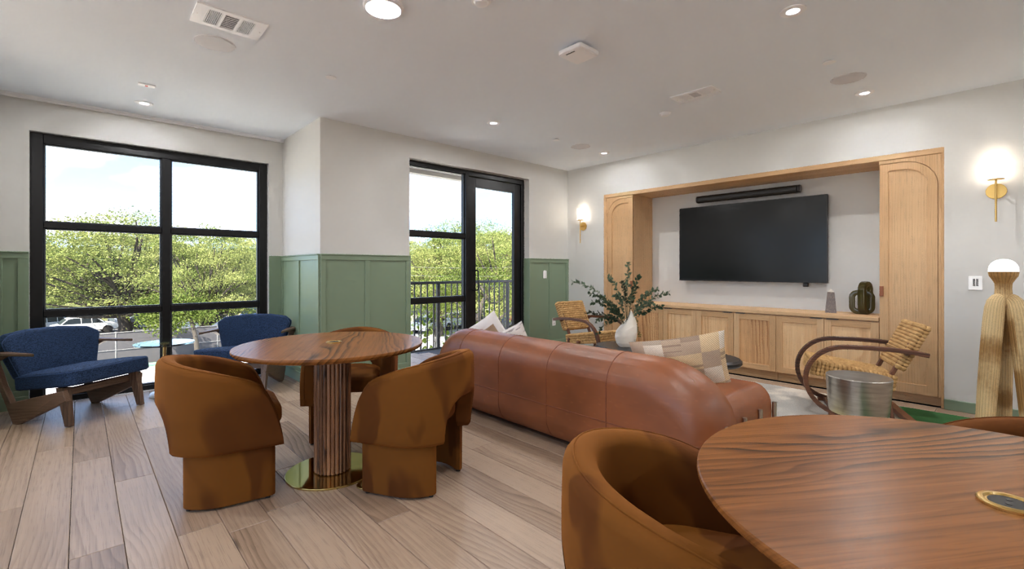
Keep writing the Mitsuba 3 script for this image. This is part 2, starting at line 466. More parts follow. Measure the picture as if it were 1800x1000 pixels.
# the door wall, with an opening for the sidelight and the door
DX0, DX1, DZ = 2.77, 4.70, 2.50
struct('wall_back', ply(cat(box(XB, DX0, YD, YD + .2, 0, H), box(DX1, XT + .1, YD, YD + .2, 0, H), box(DX0, DX1, YD, YD + .2, DZ, H)), W))
struct('wall_bay_right', ply(box(XB, XB + .2, YD + .2, YW + .25, 0, H), W))
struct('wall_bay_left', ply(box(XA - .2, XA, YD, YW + .25, 0, H), W))
WX0, WX1, WZ = -0.33, 1.61, 2.445
struct('wall_bay', ply(cat(box(XA - .2, WX0, YW, YW + .2, 0, H), box(WX1, XB, YW, YW + .2, 0, H), box(WX0, WX1, YW, YW + .2, WZ, H), box(WX0, WX1, YW, YW + .2, -.02, 0.0)), W))
struct('wall_back_left', ply(cat(box(XL, -3.9, YD, YD + .2, 0, H), box(-1.1, XA - .2, YD, YD + .2, 0, H), box(-3.9, -1.1, YD, YD + .2, WZ, H)), W))
struct('wall_left', ply(cat(box(XL - .2, XL, YB, -3.9, 0, H), box(XL - .2, XL, 4.4, YD + .2, 0, H), box(XL - .2, XL, -3.9, 4.4, WZ, H)), W))
struct('wall_front', ply(box(XL, XT, YB - .2, YB, 0, H), W))
struct('building_below', ply(cat(box(XL - .4, XT + .7, YB - 4, YD + .2, -4.5, -.3), box(XA - .2, XB + .2, YD, YW + .25, -4.5, -.3)), 'mat_render'))
struct('roof_slab', ply(box(XL - .6, XT + 1.0, YB - 4, YW + .3, H + .3, H + .6), 'mat_render'))


# black-framed glazing -------------------------------------------------
def mullion_window(key, x0, x1, y, z0, z1, cols, rows, fr=0.075, mw=0.07, d=0.10):
    """A window in the plane y: frame, mullions and one pane for each field; cols, rows: the mullions' centres."""
    B = 'mat_black_metal'
    for a, b, c, e in ((x0, x0 + fr, z0, z1), (x1 - fr, x1, z0, z1), (x0 + fr, x1 - fr, z1 - fr, z1), (x0 + fr, x1 - fr, z0, z0 + .05)):
        put('frame', ply(box(a, b, y, y + d, c, e, .004), B), key)
    for c in cols:
        put('mullion', ply(box(c - mw / 2, c + mw / 2, y, y + d, z0 + .05, z1 - fr, .004), B), key)
    xs = [x0 + fr] + [v for c in cols for v in (c - mw / 2, c + mw / 2)] + [x1 - fr]
    zs = [z0 + .05] + [v for r in rows for v in (r - .028, r + .028)] + [z1 - fr]
    for i in range(0, len(xs), 2):
        for j in range(1, len(zs) - 1, 2):
            put('transom', ply(box(xs[i], xs[i + 1], y + .012, y + d, zs[j], zs[j + 1], .004), B), key)
        for j in range(0, len(zs), 2):
            bead = cat(*[box(*q, .003) for q in ((xs[i], xs[i] + .014, y + .03, y + .075, zs[j], zs[j + 1]), (xs[i + 1] - .014, xs[i + 1], y + .03, y + .075, zs[j], zs[j + 1]),
                                                 (xs[i] + .014, xs[i + 1] - .014, y + .03, y + .075, zs[j], zs[j] + .012), (xs[i] + .014, xs[i + 1] - .014, y + .03, y + .075, zs[j + 1] - .012, zs[j + 1]))])
            put('glazing_bead', ply(bead, 'mat_rail_metal'), key)
            pane = trimesh.Trimesh([[xs[i], y + .055, zs[j]], [xs[i + 1], y + .055, zs[j]], [xs[i + 1], y + .055, zs[j + 1]], [xs[i], y + .055, zs[j + 1]]], [[0, 1, 2], [0, 2, 3]], process=False)
            put('pane', ply(pane, 'mat_glass'), key)


win = struct('window_1', label='large black framed window of six panes beside the blue chairs')
mullion_window(win, WX0, WX1, YW + .06, 0.0, WZ, [0.655], [0.816, 1.62], fr=0.085, mw=0.075)
win2 = struct('window_2', label='black framed sidelight of three panes next to the balcony door')
mullion_window(win2, DX0 - .02, 3.70, YD + .10, 0.0, DZ - .0, [], [0.84, 1.645], fr=0.05, mw=.07)
win3 = struct('window_3', label='black framed window in the left part of the room')
mullion_window(win3, -3.9, -1.1, YD + .06, 0.0, WZ, [-2.5], [0.816, 1.62])
# a window in the left wall: built along x, turned
before = set(scene)
win4 = struct('window_4', label='black framed window in the left wall')
mullion_window(win4, -3.9, 4.4, 0.06, 0.0, WZ, [-2.3, -.65, 1.0, 2.65], [0.816, 1.62])
for k in set(scene) - before:
    if k.startswith(win4):
        scene[k] = at(scene[k], T().translate([XL, 0, 0]).rotate([0, 0, 1], 90))
door = struct('door_1', label='black framed glass balcony door')
B = 'mat_black_metal'
yd = YD + .10
put('door_frame', ply(box(3.70, 4.70, yd, yd + .11, 2.43, DZ, .004), B), door)
put('door_frame', ply(box(4.645, 4.72, yd, yd + .11, 0, 2.43, .004), B), door)
put('threshold', ply(box(3.70, 4.645, yd, yd + .11, -.01, .02, .004), B), door)
leaf = ((3.703, 3.83, .022, 2.425), (4.52, 4.642, .022, 2.425), (3.83, 4.52, 2.30, 2.425), (3.83, 4.52, .022, .26))
for nm, (a, b, c, e) in zip(('stile', 'stile', 'rail', 'rail'), leaf):
    put('leaf_' + nm, ply(box(a, b, yd + .02, yd + .075, c, e, .004), B), door)
put('pane', ply(trimesh.Trimesh([[3.83, yd + .05, .26], [4.52, yd + .05, .26], [4.52, yd + .05, 2.30], [3.83, yd + .05, 2.30]], [[0, 1, 2], [0, 2, 3]], process=False), 'mat_glass'), door)
hx, hp = 3.79, []
for a in np.linspace(0, PI / 2, 6):
    hp.append((hx + .03 * math.sin(a) * 0, yd + .02 - .085 - .03 * math.sin(a) + .0, 1.205 - .03 * (1 - math.sin(a)) * 0))
z1, z0 = 1.205, 0.945
hp = [(hx, yd + .02, z1)] + [(hx, yd - .05 - .03 * math.sin(a), z1 - .03 * (1 - math.cos(a))) for a in np.linspace(0, PI / 2, 6)]
hp += [(hx, yd - .05 - .03 * math.cos(a), z0 + .03 - .03 * math.sin(a)) for a in np.linspace(0, PI / 2, 6)] + [(hx, yd + .02, z0)]
put('pull_handle', ply(tube(hp, 0.0095, 10), 'mat_black', 40), door, label='black C shaped pull handle')


# green panelling --------------------------------------------------------
def wainscot(key, p0, p1, nrm, stiles, h=1.374, sw=0.05, first=True, last=True):
    """Board and batten panelling from p0 to p1 along a wall; nrm points into the room; stiles: distances of the inner stiles' centres."""
    p0, p1, nrm = np.array(p0, float), np.array(p1, float), np.array(nrm, float)
    L = np.linalg.norm(p1 - p0)
    d = (p1 - p0) / L
    M = np.eye(4)
    M[:2, 0], M[:2, 1], M[:2, 3] = d, nrm, p0
    flip = np.linalg.det(M[:3, :3]) < 0

    def g(name, m):
        m.apply_transform(M)
        put(name, ply(m, 'mat_green'), key)
    g('top_rail', box(0, L, 0, .022, h - .06, h - .012, .002))
    g('cap', box(0, L, 0, .032, h - .012, h, .003))
    g('baseboard', box(0, L, 0, .024, 0, .11, .003))
    g('bottom_rail', box(0, L, 0, .020, .11, .16, .002))
    ed = [0] + list(stiles) + [L]
    for k, s in enumerate(ed):
        if k == 0 and not first or k == len(ed) - 1 and not last:
            continue
        a, b = (0, sw) if k == 0 else (L - sw, L) if k == len(ed) - 1 else (s - sw / 2, s + sw / 2)
        g('stile', box(a, b, 0, .020, .16, h - .06, .002))
    for k in range(len(ed) - 1):
        a = ed[k] + (sw if k == 0 else sw / 2)
        b = ed[k + 1] - (sw if k == len(ed) - 2 else sw / 2)
        g('panel', box(a, b, 0, .006, .16, h - .06))


t = struct('trim_1', label='sage green panelling on the wall between the window bay and the balcony door')
wainscot(t, (XB, YD), (DX0, YD), (0, -1), [0.495])
t = struct('trim_2', label='sage green panelling on the right side wall of the window bay')
wainscot(t, (XB, YW), (XB, YD), (-1, 0), [0.59])
t = struct('trim_3', label='sage green panelling right of the balcony door')
wainscot(t, (DX1, YD), (XT, YD), (0, -1), [0.43])
t = struct('trim_4', label='narrow sage green panelling left of the large window')
wainscot(t, (XA, YW), (WX0, YW), (0, -1), [], sw=.07)
t = struct('trim_5', label='narrow sage green strip right of the large window')
put('strip', ply(box(WX1 + .0, XB - .02, YW - .02, YW, 0, 1.374, .003), 'mat_green'), t)
t = struct('trim_6', label='sage green panelling on the left side wall of the window bay')
wainscot(t, (XA, YD), (XA, YW), (1, 0), [0.59])
t = struct('trim_7', label='green lining of the door opening')
put('lining', ply(box(DX1 - .012, DX1, YD - .02, YD + .10, 0, 1.374, .003), 'mat_green'), t)
put('lining', ply(box(DX0, DX0 + .006, YD - .02, YD + .10, 0, 1.374, .003), 'mat_green'), t)
struct('baseboard_right', ply(box(XT - .016, XT, YB, NY0 - .0, 0, .09, .003), 'mat_green'), 'low green baseboard under the wall sconce and rattan lamp')
struct('baseboard_right_far', ply(box(XT - .016, XT, NY1, YD, 0, .09, .003), 'mat_green'))
single('shade_track', ply(cat(box(XA, XB, YW - .06, YW - .005, H - .018, H, .003), box(XA, XB, YW - .052, YW - .015, H - .032, H - .018, .003)), 'mat_white'),
       'thin white shade track along the ceiling above the large window', 'curtain track')

# ------------------------------------------------------------------ oak built-in with the television
OAK, OAKF = 'mat_oak', 'mat_oak_figured'
C0, C1 = 0.893, 3.572        # between the tall cabinets
nich = struct('trim_8', label='oak lining of the television niche')
put('soffit', wood(box(XT - .004, NX, NY0, NY1, NZ - .03, NZ + .02, .003), OAK, 1), nich)
put('side_lining', wood(box(XT - .004, NX, NY1 - .045, NY1, 0, NZ - .03, .003), OAK, 2), nich)
put('side_lining', wood(box(XT - .004, NX, NY0, NY0 + .02, 0, NZ - .03, .003), OAK, 2), nich)


def arched(y0, y1, z0, z1, r, side):
    """Door outline in (y, z) with one rounded top corner; side +1: at y1, -1: at y0."""
    a = np.linspace(0, PI / 2, 14)
    if side > 0:
        arc = [(y1 - r + r * math.cos(t), z1 - r + r * math.sin(t)) for t in a]
        return Polygon([(y0, z0), (y1, z0)] + arc + [(y0, z1)])
    arc = [(y0 + r - r * math.sin(t), z1 - r + r * math.cos(t)) for t in a]
    return Polygon([(y0, z0), (y1, z0), (y1, z1)] + arc)


def on_front(poly, x, h, b=0.0):
    """A polygon in (y, z) extruded from the plane x towards the cabinet (positive x)."""
    return cat(*[swap(extrude(g, h, b), (2, 0, 1), (x, 0, 0)) for g in getattr(poly, 'geoms', [poly])])


def tall_cabinet(y0, y1, side, label):
    """side: where the round corner is (the outer end)."""
    k = thing('tall_cabinet', label, 'cabinet', None)
    ztop = NZ - .032
    xf = XT + .004
    put('body', wood(box(xf + .03, NX - .002, y0, y1, .09, ztop, .002), OAK, 2), k)
    put('plinth', wood(box(xf + .07, NX - .002, y0, y1, 0, .088, .002), OAK, 1), k)
    o = .022
    if side > 0:
        d = arched(y0 + .004, y1 - o, .094, ztop - .035, .235, side)
    else:
        d = arched(y0 + o, y1 - .004, .094, ztop - .035, .235, side)
    face = sbox(y0, .09, y1, ztop).difference(d.buffer(.0045))
    put('face_frame', wood(on_front(face, xf, .03), OAK, 2), k)
    inset = .065
    inner = arched(y0 + .004 + inset, y1 - o - inset, .094 + inset + .02, ztop - .035 - inset, .17, side) if side > 0 else arched(y0 + o + inset, y1 - .004 - inset, .094 + inset + .02, ztop - .035 - inset, .17, side)
    dk = put('door', wood(on_front(d.difference(inner), xf, .022), OAK, 2), k)
    put('panel', wood(on_front(inner.buffer(.004), xf + .014, .007), OAK, 2), dk)
    yy = y1 - .004 if side < 0 else y0 + .004
    put('pull_tab', ply(box(xf - .018, xf + .006, yy - .03 if side < 0 else yy, yy if side < 0 else yy + .03, .965, 1.06, .003), 'mat_leather_tab'), dk, label='brown leather pull tab')


tall_cabinet(NY0 + .02, C0, -1, 'tall oak cabinet with a rounded door top, behind the woven chair near the rattan lamp')
tall_cabinet(C1, NY1 - .045, +1, 'tall oak cabinet with a rounded door top, behind the leafy vase')
CT, CB = 0.762, 0.726
single('countertop', wood(box(XT - .004, NX - .002, C0 + .002, C1 - .002, CB, CT, .003), OAK, 1), 'long oak countertop over the low cabinets under the television', 'countertop')
dw = (C1 - C0) / 6
where = ['behind the drum side table', 'in the middle, behind the black coffee table', 'behind the leafy vase']
for q in range(3):
    y0, y1 = C0 + 2 * q * dw, C0 + 2 * (q + 1) * dw
    k = thing('base_cabinet', f'low oak cabinet with two shaker doors, {where[q]}', 'cabinet', None)
    xf = XT + .006
    put('body', wood(box(xf + .022, NX - .002, y0 + .001, y1 - .001, .10, CB - .001, .002), OAK, 1), k)
    put('plinth', wood(box(xf + .07, NX - .002, y0 + .001, y1 - .001, 0, .098, .002), OAK, 1), k)
    for s in range(2):
        a, b = y0 + s * dw + .002, y0 + (s + 1) * dw - .002
        st = .062
        dk = put('door', wood(box(xf, xf + .021, a, a + st, .103, CB - .012, .0015), OAK, 2), k)
        put('stile', wood(box(xf, xf + .021, b - st, b, .103, CB - .012, .0015), OAK, 2), dk)
        put('rail', wood(box(xf, xf + .021, a + st, b - st, CB - .012 - st, CB - .012, .0015), OAK, 1), dk)
        put('rail', wood(box(xf, xf + .021, a + st, b - st, .103, .103 + st, .0015), OAK, 1), dk)
        put('panel', wood(box(xf + .012, xf + .02, a + st - .002, b - st + .002, .103 + st - .002, CB - .010 - st), OAKF, 2), dk)
        ye = b - .12 if s == 0 else a + .02
        put('edge_pull', ply(box(xf - .010, xf + .02, ye, ye + .10, CB - .012, CB - .006, .001), 'mat_dark_slot'), dk, label='small dark edge pull')

tv = thing('television', 'large black flat television on the white wall of the oak niche', 'television')
TY0, TY1, TZ0, TZ1, TX = 1.405, 3.105, 1.068, 2.034, 5.945
put('housing', ply(box(TX + .006, TX + .05, TY0, TY1, TZ0, TZ1, .004), 'mat_black'), tv)
put('bezel', ply(on_front(sbox(TY0, TZ0, TY1, TZ1).difference(sbox(TY0 + .008, TZ0 + .016, TY1 - .008, TZ1 - .008)), TX, .012), 'mat_black'), tv)
put('screen', ply(box(TX + .003, TX + .010, TY0 + .007, TY1 - .007, TZ0 + .015, TZ1 - .007), 'mat_screen'), tv)
put('wall_bracket', ply(box(TX + .05, NX - .001, 2.05, 2.45, 1.35, 1.75, .005), 'mat_black'), tv)
put('sensor_box', ply(box(TX + .005, TX + .045, 1.59, 1.64, TZ0 - .045, TZ0 - .001, .005), 'mat_black'), tv, label='small black sensor box under the screen edge')
sb = thing('soundbar', 'long black soundbar mounted above the television', 'soundbar')
a = np.linspace(0, 2 * PI, 25)[:-1]
sec = Polygon([(0.05 * np.sign(math.cos(t)) * abs(math.cos(t)) ** .7, .044 * np.sign(math.sin(t)) * abs(math.sin(t)) ** .7) for t in a])
put('body', ply(swap(extrude(sec, 1.14, .006), (0, 2, 1), (5.93, 1.682, 2.122)), 'mat_black', 40), sb)
for yy in (1.655, 2.823):
    put('end_cap', ply(swap(extrude(sec.buffer(.001), .026, .006), (0, 2, 1), (5.93, yy, 2.122)), 'mat_black_stone', 40), sb)
for yy in (1.95, 2.53):
    put('mount', ply(box(5.97, NX, yy, yy + .05, 2.10, 2.14, .003), 'mat_black'), sb)

# obelisk and interlocking glass links on the countertop
ob = thing('obelisk', 'small brown marble obelisk on the oak countertop', 'obelisk')
w0, w1, hh = .05, .031, .215
bodyv = np.array([(sx * w, sy * w, z) for z, w in ((0, w0), (hh, w1)) for sx, sy in ((-1, -1), (1, -1), (1, 1), (-1, 1))])
put('shaft', ply(trimesh.convex.convex_hull(bodyv), 'mat_marble', False, mv(5.83, 1.345, CT, 12)), ob)
put('tip', ply(trimesh.convex.convex_hull(np.array([(sx * w1, sy * w1, hh + .0005) for sx, sy in ((-1, -1), (1, -1), (1, 1), (-1, 1))] + [(0, 0, hh + .035)])), 'mat_marble_white', False, mv(5.83, 1.345, CT, 12)), ob, label='pale pointed tip')


def link(wd, ht, r, ra, rb, n=60):
    """A rounded rectangular ring standing in the local yz plane; ra: half-thickness in plane, rb: half-depth."""
    pts = []
    hw, hh2 = wd / 2 - ra, ht / 2 - ra
    for cxx, cz, a0 in ((hw - r, hh2 - r, 0), (-hw + r, hh2 - r, PI / 2), (-hw + r, -hh2 + r, PI), (hw - r, -hh2 + r, 1.5 * PI)):
        for t in np.linspace(a0, a0 + PI / 2, 10):
            pts.append((0, cxx + r * math.cos(t), cz + r * math.sin(t), math.cos(t), math.sin(t)))
    pts = np.array(pts)
    ang = np.arange(20) * 2 * PI / 20
    ca = np.sign(np.cos(ang)) * np.abs(np.cos(ang)) ** .4
    sa = np.sign(np.sin(ang)) * np.abs(np.sin(ang)) ** .4
    P = np.stack([np.broadcast_to(rb * sa, (len(pts), 20)), pts[:, 1:2] + ra * ca * pts[:, 3:4], pts[:, 2:3] + ra * ca * pts[:, 4:5] + ht / 2], -1)
    m = grid(P, close_u=True, close_v=True)
    if m.volume < 0:
        m.invert()
    return m


gl = thing('glass_sculpture', 'olive green glass sculpture of two interlocked rounded links on the countertop', 'sculpture')
put('wide_link', ply(link(.215, .245, .050, .026, .036), 'mat_olive_glass', 40, mv(5.865, 1.085, CT, 12)), gl)
m = link(.17, .335, .06, .026, .034)
put('tall_link', ply(m, 'mat_olive_glass', 40, mv(5.845, 1.052, CT, 74)), gl)

# ------------------------------------------------------------------ ceiling fittings
def downlight(x, y, label, lit=LENS, r=.034, group=None):
    k = thing('downlight', label, 'ceiling light', group)
    n = 40
    put('trim_ring', ply(lathe([(r, -.001), (r + .002, -.006), (.058, -.009), (.068, -.005), (.070, 0.0), (r, .002), (r, -.001)], n), 'mat_white', 40, mv(x, y, H)), k)
    m = lathe([(0, -.003), (r, -.003)], n)
    if m.face_normals[:, 2].mean() > 0:
        m.invert()
    s = ply(m, 'mat_lit', False, mv(x, y, H))
    s['emitter'] = {'type': 'area', 'radiance': rgb(np.array(SOFT) * lit)}
    put('lens', s, k)
    scene[f'beam_{len(scene)}'] = {'type': 'spot', 'intensity': rgb(np.array(SOFT) * SPOT), 'cutoff_angle': 88.0, 'beam_width': 35.0,
                                   'to_world': T().look_at(origin=[x, y, H - .012], target=[x, y, 0], up=[1, 0, 0])}


downlight(3.08, .90, 'lit recessed downlight above the sofa, largest in the top right')
downlight(4.97, .90, 'lit recessed downlight above the tall cabinet near the rattan lamp')
downlight(3.155, 3.70, 'lit recessed downlight in front of the balcony door')
downlight(5.04, 3.68, 'lit recessed downlight in the corner near the far wall sconce')
downlight(.43, 5.43, 'lit recessed downlight above the large window bay')
for x, y in ((1.2, .9), (-.75, .9), (-.75, 3.7), (5.0, -1.9), (3.1, -1.9), (1.2, -1.9)):
    downlight(x, y, 'recessed downlight in the part of the ceiling behind or beside the camera', group='downlights out of the frame')


def disc_light(x, y, label):
    k = thing('disc_light', label, 'ceiling light')
    put('rim', ply(lathe([(.098, -.024), (.104, -.024), (.112, -.018), (.115, 0), (.098, 0), (.098, -.024)], 56), 'mat_white', 40, mv(x, y, H)), k)
    m = lathe([(0, -.0245), (.099, -.0245)], 56)
    if m.face_normals[:, 2].mean() > 0:
        m.invert()
    s = ply(m, 'mat_lit', False, mv(x, y, H))
    s['emitter'] = {'type': 'area', 'radiance': rgb(np.array(SOFT) * DISC_LIGHT)}
    put('diffuser', s, k)


disc_light(1.285, 2.485, 'round surface disc light glowing above the fluted dining table')
disc_light(3.6, -2.0, 'round surface disc light behind the camera, out of frame')

for (x, y, lab) in ((.667, 3.668, 'round grey ceiling speaker grille next to the large air vent'), (4.495, .92, 'round grey ceiling speaker grille above the television niche'), (4.56, 3.685, 'round grey ceiling speaker grille in the far corner of the room')):
    k = thing('ceiling_speaker', lab, 'speaker')
    put('rim', ply(lathe([(.112, -.004), (.118, -.004), (.120, 0), (.112, 0), (.112, -.004)], 48), 'mat_pale_grey', 40, mv(x, y, H)), k)
    put('grille', ply(lathe(disc_profile(.112, -.006, -.0, .002), 48), 'mat_pale_grey', 40, mv(x, y, H)), k)
for (x, y, lab) in ((4.03, .94, 'small white sprinkler cover beside the right ceiling speaker'), (4.095, 3.677, 'small white sprinkler cover beside the far ceiling speaker'), (1.455, 3.685, 'small white sprinkler cover near the corner of the wall')):
    k = thing('sprinkler_cover', lab, 'sprinkler')
    put('cap', ply(lathe(disc_profile(.040, -.010, -.004, .002), 36), 'mat_white', 40, mv(x, y, H)), k)
    put('collar', ply(lathe(disc_profile(.030, -.006, -.0, .001), 30), 'mat_dark_slot', 40, mv(x, y, H)), k)
for (x, y, lab) in ((4.19, 2.335, 'white round smoke detector near the small ceiling vent'), (1.665, 2.06, 'white round smoke detector cut by the top edge of the photo')):
    k = thing('smoke_detector', lab, 'smoke detector')
    put('base', ply(lathe(disc_profile(.055, -.012, 0, .003), 40), 'mat_white', 40, mv(x, y, H)), k)
    put('dome', ply(lathe([(0, -.030), (.022, -.029), (.036, -.024), (.042, -.012), (0, -.012)], 40), 'mat_white', 40, mv(x, y, H)), k)


def vent(x0, x1, y0, y1, axis, label):
    """A ceiling register of three louvred banks along the axis ('x' or 'y')."""
    k = thing('air_vent', label, 'vent')
    fw, fl = .035, .055
    if axis == 'x':
        L, Wd, M = x1 - x0, y1 - y0, lambda m: m.apply_translation((x0, y0, H))
    else:
        L, Wd = y1 - y0, x1 - x0

        def M(m):
            m.apply_transform(np.array([[0, 1.0, 0, x0], [1.0, 0, 0, y0], [0, 0, 1, H], [0, 0, 0, 1]]))
            m.invert()
    edges = np.linspace(fl, L - fl, 4)
    outer = sbox(0, 0, L, Wd)
    holes = [sbox(edges[i] + .007, fw, edges[i + 1] - .007, Wd - fw) for i in range(3)]
    pl = outer
    for hle in holes:
        pl = pl.difference(hle)
    m = extrude(pl, .008)
    m.apply_translation((0, 0, -.008))
    M(m)
    put('frame', ply(m, 'mat_white'), k)
    m = box(.01, L - .01, .01, Wd - .01, -.0012, 0)
    M(m)
    put('backing', ply(m, 'mat_dark_slot'), k)
    for i in range(3):
        a, b = edges[i] + .007, edges[i + 1] - .007
        n = 8
        for j in range(n):
            if i == 1:
                c = fw + (j + .5) * (Wd - 2 * fw) / n
                m = box(a, b, c - .0062, c + .0062, -.0050, -.0038)
            else:
                c = a + (j + .5) * (b - a) / n
                m = box(c - .0022, c + .0022, fw, Wd - fw, -.0078, -.0030)
            M(m)
            put('louvre', ply(m, 'mat_white' if i != 1 else 'mat_pale_grey'), k)
    for s in (.02, L - .02):
        m = trimesh.creation.cylinder(.004, .002, sections=12)
        m.apply_translation((s, Wd / 2, -.009))
        M(m)
        put('screw', ply(m, 'mat_steel'), k)


vent(.488, .862, 3.16, 3.42, 'x', 'large white ceiling air vent with three louvred banks, upper left')
vent(3.83, 4.02, 1.72, 2.09, 'y', 'small white ceiling air vent above the sofa and television')
ap = thing('wireless_access_point', 'square white wireless access point hanging from the ceiling above the sofa', 'access point')
put('housing', ply(rbox(2.405, 2.615, 1.945, 2.145, H - .062, H - .022, (.02, .02, .012)), 'mat_white', 40), ap)
put('mounting_plate', ply(box(2.45, 2.57, 1.99, 2.10, H - .023, H), 'mat_dark_slot'), ap)
for q in range(7):
    put('letter_mark', ply(box(2.425, 2.436, 2.015 + q * .011, 2.022 + q * .011, H - .0632, H - .0615), 'mat_dark_slot'), ap)
st = thing('ceiling_alarm', 'small flat white rectangular ceiling alarm with a red dot, above the window bay', 'alarm')
put('plate', ply(rbox(.345, .46, 4.845, 4.905, H - .010, H, (.006, .006, .004)), 'mat_white', 40), st)
put('dot', ply(mm := lathe(disc_profile(.010, -.013, -.009, .001), 20), 'mat_red', 40, mv(.402, 4.878, H)), st, label='red dot')

# ------------------------------------------------------------------ wall fittings
def sconce(y, label):
    k = thing('wall_sconce', label, 'wall lamp')
    d = lathe(disc_profile(.0625, 0, .014, .003), 48)
    d.apply_transform(trimesh.transformations.rotation_matrix(-PI / 2, [0, 1, 0]))
    put('backplate', ply(d, 'mat_brass', 40, mv(XT, y, 1.86)), k)
    put('arm', ply(tube([(XT - .012, y, 1.86), (XT - .075, y, 1.86)], .007, 12), 'mat_brass', 40), k)
    put('stem', ply(tube([(XT - .078, y, 1.605), (XT - .078, y, 1.95)], .0065, 14), 'mat_brass', 40), k)
    put('shade_holder', ply(lathe(disc_profile(.05, 1.945, 1.952, .002), 40), 'mat_brass', 40, mv(XT - .078, y, 0)), k)
    s = ply(lathe([(0, 1.953), (.046, 1.953), (.047, 1.96), (.047, 2.118), (.044, 2.118), (.044, 1.97)], 40), 'mat_lit', 40, mv(XT - .078, y, 0))
    s['emitter'] = {'type': 'area', 'radiance': rgb(np.array(WARM) * SCONCE)}
    put('shade', s, k)


sconce(.124, 'brass wall sconce with a glowing white shade above the rattan lamp')
sconce(4.42, 'brass wall sconce with a glowing white shade in the far corner')
kp = thing('intercom_panel', 'square white wall panel with grey keys between the tall cabinet and the rattan lamp', 'panel')
put('plate', ply(box(XT - .012, XT, .203, .288, 1.044, 1.162, .003), 'mat_white'), kp)
for i in range(2):
    for j in range(5):
        put('key', ply(box(XT - .0145, XT - .011, .228 + i * .019, .242 + i * .019, 1.078 + j * .0125, 1.087 + j * .0125, .001), 'mat_dark_slot'), kp)
sw = thing('light_switch', 'white light switch plate on the green panel right of the balcony door', 'switch')
put('plate', ply(box(4.985, 5.055, YD - .013, YD - .004, 1.085, 1.20, .003), 'mat_white'), sw)
put('rocker', ply(box(5.003, 5.037, YD - .018, YD - .012, 1.11, 1.175, .003), 'mat_white'), sw)
ou = thing('wall_outlet', 'white power outlet low on the green panel behind the woven chair', 'outlet')
put('plate', ply(box(5.18, 5.25, YD - .013, YD - .004, .375, .49, .003), 'mat_white'), ou)
for zz in (.40, .442):
    put('socket', ply(box(5.198, 5.232, YD - .016, YD - .012, zz, zz + .026, .002), 'mat_pale_grey'), ou)


# ------------------------------------------------------------------ upholstered dining chairs
def star_loft(poly, profile, n=72, centre=(0, 0)):
    """A closed body whose plan is a star-shaped polygon; profile: (scale, z) from bottom to top, first and last scale 0."""
    c = np.array(centre, float)
    ring = poly.exterior
    pts = []
    for a in np.arange(n) * 2 * PI / n:
        q = c + 9 * np.array([math.cos(a), math.sin(a)])
        hit = ring.intersection(__import__('shapely').LineString([c, q]))
        g = list(getattr(hit, 'geoms', [hit]))[-1]
        pts.append(np.array(g.coords[-1]) - c)
    pts = np.array(pts)
    P = np.stack([np.concatenate([c + pts * s, np.full((n, 1), z)], 1) for s, z in profile], 1)
    m = grid(P, close_u=True)
    m = trimesh.Trimesh(m.vertices, m.faces, process=True)
    m.update_faces(m.nondegenerate_faces())
    if m.volume < 0:
        m.invert()
    return m


def puff_profile(z0, z1, e=.10, crown=.25, n=7):
    """Profile of a cushion between z0 and z1 with rounded edges."""
    t = np.linspace(0, PI / 2, n)
    h = z1 - z0
    lo = [(1 - e + e * math.sin(a), z0 + h * .3 * (1 - math.cos(a))) for a in t]
    hi = [(1 - e + e * math.cos(a), z1 - h * (.3 + crown) + h * .3 * math.sin(a)) for a in t]
    top = [((1 - e) * math.cos(a), z1 - h * crown + h * crown * math.sin(a)) for a in t[1:-1]]
    return [(0, z0)] + lo + hi + top + [(0, z1)]


CR, CS = .2575, .25     # the chair's half-width on its mid-line, the length of its straight sides
CHALF = CS + PI / 2 * CR


def u_path(l, off):
    """A point of the horseshoe plan: l from -1 (front right) over 0 (back) to 1 (front left), off outwards."""
    s = l * CHALF
    arc = np.clip(s, -PI / 2 * CR, PI / 2 * CR) / CR
    extra = np.abs(s) - PI / 2 * CR
    nx, ny = -np.cos(arc), np.sin(arc)
    x, y = CR * nx + np.maximum(extra, 0), CR * ny
    return x + off * nx, y + off * ny


